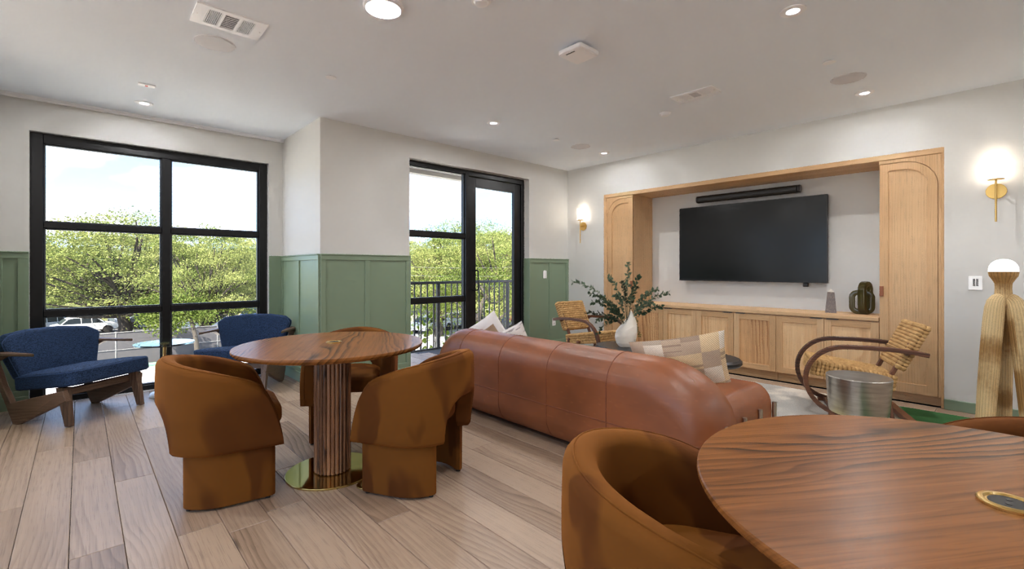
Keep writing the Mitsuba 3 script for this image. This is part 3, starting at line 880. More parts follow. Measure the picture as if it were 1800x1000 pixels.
def chair_shell():
    a = .235
    ls = np.unique(np.concatenate([np.linspace(0, a, 14), a - .02 * np.linspace(0, 1, 9) ** 2, np.linspace(a, .84, 16), .84 + .16 * np.sin(np.linspace(0, PI / 2, 24))]))
    ls = np.concatenate([-ls[:0:-1], ls])
    al = np.abs(ls)
    z0 = .285 + 0 * ls
    zb = z0 + np.where(al < a, .235 * np.maximum(1 - (al / a) ** 3.0, 0) ** (1 / 2.6), 0)
    zr = .757 - .125 * np.clip(al / .85, 0, 1) ** 1.6
    zt = zb + (zr - zb) * np.maximum(1 - np.clip((al - .80) / .20, 0, 1) ** 2.5, 0) ** (1 / 2.1) + .002
    Th = .088
    o, k = [], np.linspace(0, 1, 9)
    t = np.linspace(0, PI, 9)
    # unit section: (offset, height 0..1 or rounding)
    P = []
    for l, b, tp in zip(ls, zb, zt):
        h = tp - b
        r = min(Th * .42, h * .45)
        sec = [(Th / 2, b + r * .5 + (h - 1.5 * r) * q) for q in k]
        sec += [(Th / 2 * math.cos(q), tp - r + r * math.sin(q)) for q in t[1:-1]]
        sec += [(-Th / 2, tp - r - (h - 1.5 * r) * q) for q in k]
        sec += [(-Th / 2 + Th * .15, b), (0, b), (Th / 2 - Th * .15, b)]
        fw = .014 + .002 * math.cos(l * PI / 2) ** 2
        row = []
        for of, z in sec:
            fl = fw * max((z - .29) / .46, 0) ** 1.4 + (.012 if of > 0 else 0) * math.sin(PI * min(max((z - .285) / .45, 0), 1))
            x, y = u_path(np.array(l), of + fl)
            fx = -.050 * max(abs(l) - .5, 0) / .5 * max((z - .29) / .35, 0)
            row.append((x + fx, y, z))
        P.append(row)
    P = np.array(P)
    m = grid(P, close_v=True)
    if m.volume < 0:
        m.invert()
    rim = P[:, 11]
    return m, rim, P[:, 0]


def chair_leg(side):
    ls = np.linspace(.262, .945, 34) * side
    P = []
    for i, l in enumerate(ls):
        e = 2 * i / 33 - 1
        w = max(1 - abs(e) ** 9, 0) ** .5 * .5 + .004
        row = []
        for z, q in ((.014, .88), (.02, 1.0), (.15, 1.06), (.32, 1.12)):
            row.append((z, -.016 + .050 * w * q))
        row = row + [(z, -.016 - .050 * w * (2 - q if False else 1.0)) for z, q in reversed(((.014, .9), (.02, 1), (.15, 1), (.32, 1)))]
        P.append([(*u_path(np.array(l), o), z) for z, o in row])
    P = np.array(P)
    m = grid(P, close_v=True)
    n = P.shape[1]
    fan = []
    for b0 in (0, (len(ls) - 1) * n):
        fan += [[b0, b0 + j, b0 + j + 1] for j in range(1, n - 1)]
    m = trimesh.Trimesh(m.vertices, np.vstack([m.faces, fan, [f[::-1] for f in fan]]), process=False)
    return m


shell, rim, low = chair_shell()
seat_poly = Polygon([u_path(np.array(l), -.048) for l in np.linspace(-.90, .90, 41)]).union(sbox(.1, -.205, .258, .205)).buffer(-.05).buffer(.05)
seat_m = star_loft(seat_poly, puff_profile(.365, .505, .14, .18), 80, (.02, 0))
CH = {'shell': ply(shell, 'mat_velvet', 50), 'seat': ply(seat_m, 'mat_velvet', 60), 'leg0': ply(chair_leg(1), 'mat_velvet', 50), 'leg1': ply(chair_leg(-1), 'mat_velvet', 50),
      'piping': ply(tube(rim, .0032, 6), 'mat_velvet', True),
      'glide': ply(cat(*[trimesh.creation.cylinder(.012, .014, sections=12).apply_translation((*u_path(np.array(l), -.016), .007)) for l in (.31, .89, -.31, -.89)]), 'mat_black')}


def dining_chair(x, y, fx, fy, label):
    k = thing('dining_chair', label, 'chair', None)
    M = mv(x, y, 0, math.degrees(math.atan2(fy, fx)))
    put('back_shell', at(CH['shell'], M), k)
    put('seat', at(CH['seat'], M), k)
    put('leg', at(CH['leg0'], M), k)
    put('leg', at(CH['leg1'], M), k)
    put('piping', at(CH['piping'], M), k)
    put('glides', at(CH['glide'], M), k, label='small black glides', kind='stuff')
    return k


# ------------------------------------------------------------------ dining tables
TR, TT = .535, .772


def ring_uv(m, ang):
    v = np.array(m.vertices)
    c, s = math.cos(ang), math.sin(ang)
    _k[0] += 1
    return np.stack([v[:, 0] * c + v[:, 1] * s + 3.0, -v[:, 0] * s + v[:, 1] * c + v[:, 2] + 5.0 * _k[0] + 2.0], 1)


top_m = lathe([(0, TT - .036), (TR - .05, TT - .036), (TR - .012, TT - .026), (TR - .002, TT - .016), (TR, TT - .010), (TR - .001, TT - .003), (TR - .004, TT), (TR * .5, TT), (0, TT)], 128)
core_m = lathe([(0, .012), (.086, .012), (.086, TT - .036), (0, TT - .036)], 40)
slat_m = box(-.0105, .0105, -.010, .010, .012, TT - .036, .006)
base_m = lathe(disc_profile(.262, 0, .011, .003), 96)
GR = {'base': ply(base_m, 'mat_brass_mirror', 30), 'core': ply(core_m, 'mat_dark_wood', 40, uv=None),
      'ring': lathe([(.030, .0), (.046, .0), (.046, .004), (.043, .0065), (.036, .0065), (.033, .003), (.030, .003), (.030, 0)], 48),
      'hub': lathe(disc_profile(.030, 0, .004, .001), 40)}
slat_plys = [wood(slat_m, 'mat_walnut_slat', 2) for _ in range(6)]
scene['mat_walnut_slat'] = principled(proc(lambda p, n, uv: wood_colour(uv.x, uv.y, srgb(150, 106, 74), srgb(108, 72, 48), srgb(62, 40, 28), 40.0, 0.7, 0.8)), 0.42)
GR['core'] = wood(core_m, 'mat_walnut_slat', 2)


def dining_table(x, y, label, ang, gdx=(0, 0), wide=1.0):
    k = thing('dining_table', label, 'table')
    M = mv(x, y, 0)
    top = top_m.copy()
    top.vertices[:, :2] *= wide
    tp = ply(top, 'mat_walnut', False, M, uv=ring_uv(top, ang))
    put('tabletop', tp, k)
    ck = put('column', at(GR['core'], M), k)
    for i in range(26):
        a = i * 2 * PI / 26
        put('slat', at(slat_plys[i % 6], T().translate([x + .094 * math.cos(a), y + .094 * math.sin(a), 0]).rotate([0, 0, 1], math.degrees(a))), ck)
    put('base', at(GR['base'], M), k, label='round polished brass base')
    G = mv(x + gdx[0], y + gdx[1], TT + .0003)
    gk = put('power_grommet', ply(GR['ring'], 'mat_brass', 40, G), k, label='round brass power grommet')
    put('socket_disc', ply(GR['hub'], 'mat_black', 40, G), gk)
    for s in (-.011, .011):
        put('socket_hole', ply(trimesh.creation.cylinder(.0045, .0012, sections=14).apply_translation((s, 0, .0044)), 'mat_black_stone', False, G), gk)
    return k


T1, T2 = (1.122, 2.815), (1.300, .012)
dining_table(*T1, 'round walnut table on a fluted column and brass disc, with three rust velvet chairs', math.radians(60), (.02, .03))
dining_table(*T2, 'large round walnut tabletop in the right foreground with a brass grommet', math.radians(-33), (.0, .0), 1.035)
dining_chair(.60, 2.99, .985, -.16, 'rust velvet barrel chair left of the fluted table, its side turned to the camera')
dining_chair(1.452, 2.37, -.48, .877, 'rust velvet barrel chair right of the fluted table, seen from behind with an arched opening')
dining_chair(1.49, 3.345, -.58, -.82, 'rust velvet barrel chair behind the fluted table, facing the camera')
dining_chair(1.122, .558, .45, -.89, 'ochre velvet barrel chair in the foreground, left of the near walnut tabletop')
dining_chair(1.92, -.075, -.985, .17, 'ochre velvet barrel chair behind the near tabletop at the right edge')
fb = thing('floor_socket', 'small round brass floor socket beside the brass table base', 'socket')
put('cover', ply(lathe(disc_profile(.055, 0, .006, .002), 40), 'mat_brass_mirror', 40, mv(1.19, 2.50, 0)), fb)
put('lid', ply(lathe(disc_profile(.035, .0055, .008, .001), 36), 'mat_brass', 40, mv(1.19, 2.50, 0)), fb)

# ------------------------------------------------------------------ blue lounge chairs
def squircle(w0, w1, d0, d1, r):
    return Polygon([(d0, -w0), (d1, -w1), (d1, w1), (d0, w0)]).buffer(-r).buffer(r, 12)


bl_seat_p = squircle(.30, .345, -.30, .33, .075)
bs = star_loft(bl_seat_p, [(0, .285)] + [(1 - .06 + .06 * math.sin(a), .285 + .02 * (1 - math.cos(a))) for a in np.linspace(0, PI / 2, 5)] +
               [(1 - .05 + .05 * math.cos(a), .385 + .02 * math.sin(a)) for a in np.linspace(0, PI / 2, 5)] + [(.7, .418), (.4, .426), (0, .428)], 96)


def tilt(m, deg, about):
    m.apply_transform(trimesh.transformations.rotation_matrix(math.radians(-deg), [0, 1, 0], about))
    return m


tilt(bs, 7, (0, 0, .33))
ringp = np.array([(*np.array(bl_seat_p.exterior.interpolate(q, True).coords[0]), 0) for q in np.linspace(0, 1, 121)])
pip = cat(*[tilt(tube(np.column_stack([ringp[:, :2] * s, np.full(121, z)]), .0045, 6), 7, (0, 0, .33)) for s, z in ((.985, .303), (.985, .392))])
back_p = Polygon([(-.29, -.17), (.29, -.17), (.375, .135), (.30, .185), (.12, .205), (-.12, .205), (-.30, .185), (-.375, .135)]).buffer(-.035).buffer(.035, 10)
bk = star_loft(back_p, [(0, -.055)] + [(1 - .10 + .10 * math.sin(a), -.055 + .025 * (1 - math.cos(a))) for a in np.linspace(0, PI / 2, 6)] + [(1 - .10 + .10 * math.cos(a), .03 + .025 * math.sin(a)) for a in np.linspace(0, PI / 2, 6)] + [(.6, .062), (.3, .066), (0, .067)], 110)


def bend_back(v):
    """Flat back (x across, y up, z forward) -> chair coordinates."""
    u, w, d = v[:, 0], v[:, 1], v[:, 2]
    x = -.285 - .30 * (w + .17) + d + .55 * u ** 2 - .25 * np.abs(u) ** 3
    return np.stack([x, u, .51 + w], 1)


bk = trimesh.Trimesh(bend_back(np.array(bk.vertices)), bk.faces, process=False)
if bk.volume < 0:
    bk.invert()
rp = np.array([back_p.exterior.interpolate(q, True).coords[0] for q in np.linspace(0, 1, 121)])
bpip = cat(*[tube(bend_back(np.column_stack([rp * .995, np.full(121, d)])), .0045, 6) for d in (-.03, .033)])
side_poly = Polygon([(-.40, .56), (-.345, .56), (-.315, .30), (-.27, .17), (.23, .285), (.24, .20), (-.20, .0), (-.255, .0), (-.33, .16), (-.375, .34)])


def lounge_chair(x, y, fx, fy, label):
    k = thing('lounge_chair', label, 'chair', None)
    M = mv(x, y, 0, math.degrees(math.atan2(fy, fx)))
    put('seat', ply(bs, 'mat_blue', 50, M), k)
    put('seat_piping', ply(pip, 'mat_blue_piping', True, M), k)
    put('backrest', ply(bk, 'mat_blue', 50, M), k)
    put('back_piping', ply(bpip, 'mat_blue_piping', True, M), k)
    for s in (-1, 1):
        m = swap(extrude(side_poly, .042, .006), (0, 2, 1), (0, (.275 if s > 0 else -.317), 0))
        m.vertices[:, 1] += s * .07 * np.clip((m.vertices[:, 2] - .2) / .36, 0, 1)
        put('side_frame', wood(m, 'mat_grey_wood', 0, M), k)
        hull = trimesh.convex.convex_hull(np.vstack([[(.185 + a, s * .29 + b, .30) for a in (-.04, .04) for b in (-.026, .026)], [(.245 + a, s * .295 + b, 0.004) for a in (-.022, .022) for b in (-.018, .018)]]))
        put('front_leg', wood(hull, 'mat_grey_wood', 2, M), k)
        ap_ = Polygon([(-.41, s * .345), (-.41, s * .415), (-.25, s * .425), (-.02, s * .405), (.055, s * .395), (-.02, s * .372), (-.25, s * .345)])
        am = extrude(ap_, .022, .006)
        am.apply_translation((0, 0, .555))
        wedge = trimesh.convex.convex_hull(np.array([(-.40, s * .35, .557), (-.40, s * .41, .557), (-.345, s * .35, .49), (-.385, s * .40, .49), (-.36, s * .40, .49), (-.20, s * .355, .557), (-.20, s * .41, .557)]))
        put('armrest', wood(cat(am, wedge), 'mat_grey_wood', 0, M), k)
    put('under_rail', wood(box(.12, .16, -.28, .28, .22, .275, .004), 'mat_grey_wood', 1, M), k)
    return k


lounge_chair(.015, 5.36, .63, -.78, 'blue fabric lounge chair with wooden paddle arms left of the glass side table')
lounge_chair(1.235, 5.44, -.58, -.815, 'blue fabric lounge chair behind the fluted table, by the green side panelling')
gt = thing('side_table', 'small round glass side table on a brass stem between the two blue chairs', 'table')
GX, GY = .60, 5.60
put('glass_top', ply(lathe(disc_profile(.245, .498, .512, .004), 72), 'mat_table_glass', 40, mv(GX, GY)), gt)
put('stem', ply(tube([(GX, GY, .05), (GX, GY, .498)], .013, 18), 'mat_brass', 40), gt)
put('foot', ply(lathe([(0, 0), (.118, 0), (.122, .006), (.120, .022), (.108, .038), (.075, .052), (.035, .060), (.016, .075), (0, .075)], 56), 'mat_white_enamel', 40, mv(GX, GY)), gt, label='white domed foot')
put('top_flange', ply(lathe(disc_profile(.035, .490, .4985, .002), 30), 'mat_brass', 40, mv(GX, GY)), gt)

# ------------------------------------------------------------------ leather sofa
sofa = thing('sofa', 'long cognac leather sofa seen from behind, with rounded back', 'sofa')
LE = 'mat_leather'


def inflate(poly, x0, x1, r, n=9):
    """A convex body: the polygon in (y, z), its thickness from x0 to x1, edges rounded with radius r."""
    pts = []
    for a in np.linspace(0, PI / 2, n):
        q = poly.buffer(-r * (1 - math.cos(a)) if a > 0 else 0)
        c = np.array(q.exterior.coords)
        for x in (x0 + r - r * math.sin(a), x1 - r + r * math.sin(a)):
            pts.append(np.column_stack([np.full(len(c), x), c]))
    pts = []
    for a in np.linspace(0, PI / 2, n):
        q = poly.buffer(-r * (1 - math.cos(a)))
        c = np.array(q.exterior.coords)
        o = r * (1 - math.sin(a))
        for x in (x0 + o, x1 - o):
            pts.append(np.column_stack([np.full(len(c), x), c]))
    return trimesh.convex.convex_hull(np.vstack(pts))


SX0, SX1, SY0, SY1, SZ1 = 2.36, 2.76, 1.03, 3.67, .69
yz = [(SY0 + .03, .014), (SY1 - .03, .014)] + [(SY1 - .36 + .36 * math.cos(a), SZ1 - .36 + .36 * math.sin(a)) for a in np.linspace(0, PI / 2, 16)] + [(SY0 + .44 - .44 * math.sin(a), SZ1 - .36 + .36 * math.cos(a)) for a in np.linspace(0, PI / 2, 16)]
import manifold3d as m3
hull_ = inflate(Polygon(yz), SX0, SX1, .19, 12)
fine_ = m3.Manifold(m3.Mesh(np.asarray(hull_.vertices, np.float32), np.asarray(hull_.faces, np.uint32))).refine_to_length(.06).to_mesh()
back_body = trimesh.Trimesh(fine_.vert_properties[:, :3], fine_.tri_verts, process=True)
trimesh.smoothing.filter_taubin(back_body, lamb=.5, nu=.52, iterations=14)
put('back', ply(back_body, LE, True), sofa)
seams = []
for yy in (3.215, 2.71, 2.21, 1.71):
    sl = back_body.section([0, 1, 0], [0, yy, 0])
    q = max(sl.discrete, key=len)
    q = q[:-1] if np.allclose(q[0], q[-1]) else q
    q = np.roll(q, -int(np.argmax(q[:, 0] - 2 * q[:, 2])), axis=0)
    keep = q[(q[:, 2] > .02) & (q[:, 0] < 2.66)]
    keep = keep[np.argsort(np.arctan2(keep[:, 2] - .40, keep[:, 0] - 2.62) % (2 * PI))[::-1]]
    put('seam', ply(tube(keep, .0034, 6), 'mat_leather_seam', True), sofa, label='stitched seam')
sl = back_body.section([0, 0, 1], [0, 0, .285])
q = max(sl.discrete, key=len)
q = q[q[:, 0] < 2.5]
q = q[np.argsort(q[:, 1] + (q[:, 0] - SX0) * np.where(q[:, 1] > 2.4, 1, -1) * .01)]
put('seam', ply(tube(q, .0034, 6), 'mat_leather_seam', True), sofa, label='stitched seam')
for y0, y1 in ((1.045, 1.40), (3.30, 3.655)):
    put('arm', ply(rbox(2.56, 3.27, y0, y1, .03, .50, (.12, .11, .14), 7), LE, 35), sofa)
for i in range(2):
    y0 = 1.40 + i * .95
    put('seat_cushion', ply(rbox(2.70, 3.28, y0 + .002, y0 + .948, .20, .425, (.05, .05, .06), 5), LE, 35), sofa)
put('seat_base', ply(rbox(2.66, 3.24, 1.38, 3.32, .06, .215, .03, 4), LE, 35), sofa)
put('plinth', ply(box(2.70, 3.18, 1.12, 3.58, 0.0165, .062), 'mat_black'), sofa)
for xx in (3.19, 2.955, 2.725, 2.495):
    put('steel_leg', ply(cat(trimesh.creation.cylinder(.013, .374, sections=20).apply_translation((xx, 1.036, .203)), trimesh.creation.cylinder(.005, .05, sections=10).apply_transform(trimesh.transformations.rotation_matrix(PI / 2, [1, 0, 0])).apply_translation((xx, 1.06, .33))), 'mat_steel', 40), sofa, label='brushed steel bar leg')


def cushion(w, h, t, n=33):
    """A knife-edge cushion in the local xy plane, its own uv from 0 to 1."""
    g = np.linspace(-1, 1, n)
    u, v = np.meshgrid(g, g, indexing='ij')
    pin = 1 - .07 * (1 - v ** 2)
    pin2 = 1 - .07 * (1 - u ** 2)
    X, Y = u * pin * w / 2, v * pin2 * h / 2
    Z = t / 2 * (np.maximum(1 - np.abs(u) ** 2.4, 0) ** .6) * (np.maximum(1 - np.abs(v) ** 2.4, 0) ** .6)
    Z = Z * (1 + .10 * np.sin(7 * u + 3 * v) * np.sin(5 * v))
    a, b = grid(np.stack([X, Y, Z], -1)), grid(np.stack([X, Y, -Z], -1), flip=True)
    uv = np.tile(np.stack([(u + 1) / 2, (v + 1) / 2], -1).reshape(-1, 2), (2, 1))
    m = trimesh.Trimesh(np.vstack([a.vertices, b.vertices]), np.vstack([a.faces, b.faces + len(a.vertices)]), process=False)
    if m.volume < 0:
        m.invert()
    return m, uv


def frame(origin, xdir, ydir):
    x = np.array(xdir, float) / np.linalg.norm(xdir)
    y = np.array(ydir, float)
    y = y - x * (x @ y)
    y /= np.linalg.norm(y)
    M = np.eye(4)
    M[:3, 0], M[:3, 1], M[:3, 2], M[:3, 3] = x, y, np.cross(x, y), origin
    return mi.ScalarTransform4f(M)


m, uv = cushion(.60, .42, .17)
single('cushion', ply(m, 'mat_plaid', True, frame((2.89, 1.50, .575), (.30, -.50, .10), (-.12, .05, 1)), uv=uv), 'beige plaid patchwork cushion at the near end of the leather sofa', 'cushion')
m, uv = cushion(.40, .40, .14)
single('cushion', ply(m, 'mat_patch_cushion', True, frame((2.86, 3.43, .555), (.62, -.70, .62), (-.42, .30, .80)), uv=uv), 'white cushion with a brown patch at the far end of the sofa', 'cushion')
m, uv = cushion(.38, .36, .13)
single('cushion', ply(m, 'mat_stripe_cushion', True, frame((2.92, 3.17, .50), (.70, -.55, .42), (-.30, .25, .80)), uv=uv), 'grey striped cushion, only its corner showing above the sofa back', 'cushion')

# ------------------------------------------------------------------ rug, coffee table, vase
single('rug', ply(rbox(2.62, 5.31, .10, 3.95, 0.001, .016, (.02, .02, .006), 3), 'mat_rug', 30), 'abstract grey, cream and green rug under the sofa and woven chairs', 'rug')
ct = thing('coffee_table', 'black oval coffee table between the sofa and the low cabinets', 'table')
a = np.linspace(0, 2 * PI, 73)[:-1]
ov = Polygon([(4.27 + .37 * np.sign(math.cos(t)) * abs(math.cos(t)) ** .9, 2.42 + .76 * np.sign(math.sin(t)) * abs(math.sin(t)) ** .9) for t in a])
m = extrude(ov, .062, .02)
m.apply_translation((0, 0, .345))
put('tabletop', ply(m, 'mat_black_stone', 35), ct)
for yy in (1.98, 2.86):
    put('pedestal', ply(lathe([(0, .016), (.16, .016), (.165, .03), (.13, .10), (.12, .25), (.15, .345), (0, .345)], 40), 'mat_black_stone', 40, mv(4.27, yy)), ct)

VX, VY, VZ = 4.215, 2.80, .407
va = thing('vase', 'white ribbed ceramic vase with a slanted mouth on the black coffee table', 'vase')
nt, nz_ = 72, 100
v_ = np.linspace(0, 1, nz_)
th = np.arange(nt) * 2 * PI / nt
rad = .060 + .062 * np.sin(np.clip(v_ * 1.05 + .06, 0, 1) * PI) ** .75 * 1.0
rad = np.interp(v_, [0, .02, .15, .40, .62, .80, .92, 1.0], [.066, .074, .098, .116, .108, .080, .052, .030])
th0 = math.atan2(-.6784, .7347)      # towards the right of the room
ztop = .318 + .062 * np.cos(th - th0)
ph = np.abs(((th - th0 - .6) / (2 * PI / 5)) % 1 - .5) * 2
P = np.zeros((nt, nz_, 3))
for i in range(nt):
    z = v_ * ztop[i]
    r = rad * (1 - .035 * (1 - ph[i]) ** 6) + .0022 * np.sin(v_ * 2 * PI * 26 + 2.2 * ph[i]) * np.minimum(1, v_ * 12)
    sh = .026 * v_ ** 2.5
    P[i] = np.stack([r * np.cos(th[i]) + sh * math.cos(th0), r * np.sin(th[i]) + sh * math.sin(th0), z], -1)
inner = P[:, ::-1][:, :40].copy()
c_ = inner.mean(0, keepdims=True)
inner[..., :2] = c_[..., :2] + (inner[..., :2] - c_[..., :2]) * .86
P = np.concatenate([P, inner], 1)
m = grid(P, close_u=True)
bot = trimesh.creation.cylinder(.066, .004, sections=40).apply_translation((0, 0, .002))
put('body', ply(m, 'mat_ceramic', True, mv(VX, VY, VZ)), va)
put('underside', ply(bot, 'mat_ceramic', False, mv(VX, VY, VZ)), va)

rng = np.random.default_rng(11)
FW, RT = np.array([.6784, .7347, 0]), np.array([.7347, -.6784, 0])
bq = thing('eucalyptus_branches', 'loose eucalyptus and fern branches in the white ribbed vase', 'plant')
mouth = np.array([VX, VY, VZ]) + RT * .012 + np.array([0, 0, .30])
tips = [(-.55, .285, .1), (-.42, .20, -.12), (-.40, .03, .12), (-.34, -.03, -.1), (-.30, -.14, .0), (-.17, .34, .12), (-.08, .30, -.1), (.02, .46, .02), (.0, .30, .15), (.10, .34, -.08),
        (.14, .25, .15), (.33, .23, .05), (.40, .20, -.10), (.40, .09, .08), (.30, .20, .16), (.12, -.16, -.06), (.07, -.24, -.08), (.14, -.06, .1), (-.24, .14, .16), (-.20, .07, -.16), (-.36, .12, -.02), (.22, .12, -.16), (-.12, .18, .02)]
for q, (rr, zz, ff) in enumerate(tips):
    zz = zz * 1.22 + (.02 if zz > .1 else 0)
    tip = mouth + RT * rr * 1.03 + FW * ff + np.array([0, 0, zz])
    ctrl = mouth + RT * rr * .45 + FW * ff * .4 + np.array([0, 0, max(zz, .02) * .8 + .12 * abs(rr) + (.06 if zz < 0 else 0)])
    t_ = np.linspace(0, 1, 16)[:, None]
    path = (1 - t_) ** 2 * (mouth - np.array([0, 0, .12])) * 1 + 2 * t_ * (1 - t_) * ctrl + t_ ** 2 * tip
    sk = put('stem', ply(tube(path, np.linspace(.0028, .0012, 16), 5), 'mat_stem', True), bq)
    hang = zz < 0 and rr > 0
    V, F, C = [], [], []
    tone = rng.choice(3, p=[.45, .35, .2])
    nl = 46 if hang else 42
    for j in range(nl):
        s = .30 + .70 * (j + rng.random()) / nl
        f = s * 15
        i0 = min(int(f), 14)
        p = path[i0] + (path[i0 + 1] - path[i0]) * (f - i0)
        dr_ = path[i0 + 1] - path[i0]
        dr_ /= np.linalg.norm(dr_)
        side = rng.normal(size=3)
        side -= dr_ * (side @ dr_)
        side /= np.linalg.norm(side)
        L = rng.uniform(.018, .030) if hang else rng.uniform(.028, .050)
        ax = side * .85 + dr_ * .5
        ax /= np.linalg.norm(ax)
        wv = np.cross(ax, rng.normal(size=3))
        wv /= np.linalg.norm(wv)
        wv *= L * (.24 if tone == 2 or hang else .36)
        nn = np.cross(ax, wv)
        nn *= .3 * L / (np.linalg.norm(nn) + 1e-9)
        b = len(V)
        V += [p, p + ax * L * .45 + wv + nn * .3, p + ax * L, p + ax * L * .45 - wv + nn * .3, p + ax * L * .5]
        F += [[b, b + 4, b + 1], [b + 1, b + 4, b + 2], [b + 2, b + 4, b + 3], [b + 3, b + 4, b]]
        base = np.array([srgb(92, 106, 86), srgb(62, 76, 58), srgb(52, 56, 44)][tone] if not hang else srgb(84, 92, 46)) * rng.uniform(.7, 1.35)
        C += [base] * 5
    put('leaves', ply(trimesh.Trimesh(np.array(V), F, process=False), 'mat_leaf', False, color=np.array(C)), sk, kind='stuff')

# ------------------------------------------------------------------ woven armchairs
ico = trimesh.creation.icosphere(subdivisions=1)


def knots(places):
    """Rope knots: (centre, three half-axes as rows) -> one mesh."""
    V, F = [], []
    n = len(ico.vertices)
    for i, (c, A) in enumerate(places):
        V.append(ico.vertices @ np.array(A) + c)
        F.append(ico.faces + i * n)
    return trimesh.Trimesh(np.vstack(V), np.vstack(F), process=False)


def woven_slab(x0, x1, y0, y1, t, nx, ny, rg):
    """Rope weave over a slab in xy (z from -t to 0): knots on the top, the bottom and the rims."""
    out = []
    dx, dy = (x1 - x0) / nx, (y1 - y0) / ny
    for i in range(nx):
        for j in range(ny):
            a = (1 if (i + j) % 2 else -1) * .45
            c, s = math.cos(a), math.sin(a)
            for z in (0, -t):
                out.append(((x0 + (i + .5) * dx + rg.normal() * .001, y0 + (j + .5) * dy, z - .006 * (1 if z == 0 else -1)), [[c * dx * .62, s * dx * .62, 0], [-s * dy * .50, c * dy * .50, 0], [0, 0, .013]]))
    nt_ = max(2, round(t / .03))
    for k in range(nt_):
        z = -t * (k + .5) / nt_
        for i in range(nx):
            for y in (y0, y1):
                out.append(((x0 + (i + .5) * dx, y, z), [[dx * .5, 0, .006], [0, .012, 0], [-.004, 0, t / nt_ * .58]]))
        for j in range(ny):
            for x in (x0, x1):
                out.append(((x, y0 + (j + .5) * dy, z), [[.012, 0, 0], [0, dy * .5, .006], [0, -.004, t / nt_ * .58]]))
    return knots(out)


def rect_sweep(path, w, d, side=(0, 1, 0)):
    """A bent bar of rectangular section along a path in the xz plane."""
    p = np.asarray(path, float)
    t = np.gradient(p, axis=0)
    t /= np.linalg.norm(t, axis=1, keepdims=True)
    s = np.array(side, float)
    n = np.cross(t, s)
    b = .25
    sec = [(-1 + b, -1), (1 - b, -1), (1, -1 + b), (1, 1 - b), (1 - b, 1), (-1 + b, 1), (-1, 1 - b), (-1, -1 + b)]
    P = np.stack([p + s * w / 2 * a_ + n * d / 2 * c_ for a_, c_ in sec], 1)
    m = grid(P, close_v=True)
    k = len(sec)
    N = (len(p) - 1) * k
    caps = [[0, j + 1, j] for j in range(1, k - 1)] + [[N, N + j, N + j + 1] for j in range(1, k - 1)]
    m = trimesh.Trimesh(m.vertices, np.vstack([m.faces, caps]), process=False)
    if m.volume < 0:
        m.invert()
    return m


rg = np.random.default_rng(3)
ws = woven_slab(-.26, .30, -.225, .225, .12, 19, 16, rg)
tilt(ws, 9, (0, 0, 0))
ws.apply_translation((0, 0, .40))
core = tilt(box(-.25, .29, -.215, .215, -.112, -.012, .01), 9, (0, 0, 0))
core.apply_translation((0, 0, .40))
wb = woven_slab(-.185, .185, -.225, .225, .065, 13, 14, rg)
bcore = box(-.178, .178, -.215, .215, -.056, -.01, .01)
BM = np.eye(4)
ux = np.array([-.43, 0, .90]) / np.linalg.norm([-.43, 0, .90])
BM[:3, 0], BM[:3, 1], BM[:3, 2], BM[:3, 3] = ux, (0, 1, 0), np.cross(ux, (0, 1, 0)), (-.33, 0, .605)
if BM[0, 2] < 0:
    BM[:3, 1] *= -1
    BM[:3, 2] = np.cross(BM[:3, 0], BM[:3, 1])
wb.apply_transform(BM)
bcore.apply_transform(BM)
arm_path = [(-.44, 0, .545), (-.36, 0, .560), (-.24, 0, .573), (-.08, 0, .578), (.06, 0, .576)] + [(.08 + .28 * math.sin(q), 0, .30 + .275 * math.cos(q)) for q in np.linspace(.12, PI - .2, 26)]
armm = rect_sweep(arm_path, .042, .034)


def woven_chair(x, y, fx, fy, label):
    k = thing('woven_armchair', label, 'chair', None)
    M = mv(x, y, .016, math.degrees(math.atan2(fy, fx)))
    put('woven_seat', ply(ws, 'mat_rope', 60, M), k, kind='stuff')
    put('seat_board', ply(core, 'mat_rope', False, M), k)
    put('woven_back', ply(wb, 'mat_rope', 60, M), k, kind='stuff')
    put('back_board', ply(bcore, 'mat_rope', False, M), k)
    for s in (-1, 1):
        m = armm.copy()
        m.apply_translation((0, s * .265, 0))
        put('bentwood_arm', wood(m, 'mat_dark_wood', 0, M), k)
        put('back_post', wood(bar((-.20, s * .185, .30), (-.352, s * .185, .62), .030, .030, .004), 'mat_dark_wood', 2, M), k)
        put('floor_runner', wood(box(-.36, .20, s * .265 - .021, s * .265 + .021, .002, .036, .005), 'mat_dark_wood', 0, M), k)
        put('leg_strut', wood(bar((-.18, s * .235, .33), (-.22, s * .262, .03), .028, .028, .004), 'mat_dark_wood', 2, M), k)
    for xx in (.13, -.34):
        put('cross_foot', wood(box(xx - .03, xx + .03, -.30, .30, 0.0, .042, .006), 'mat_dark_wood', 1, M), k)
    put('arm_rail', wood(box(-.33, -.30, -.265, .265, .535, .560, .004), 'mat_dark_wood', 1, M), k)
    put('seat_rail', wood(box(-.02, .02, -.265, .265, .285, .31, .004), 'mat_dark_wood', 1, M), k)
    return k


woven_chair(4.82, .97, -.38, .925, 'rope woven armchair with bent dark arms beside the silver drum table')
woven_chair(4.78, 3.67, -.12, -.99, 'rope woven armchair with bent dark arms in the far corner, behind the vase')

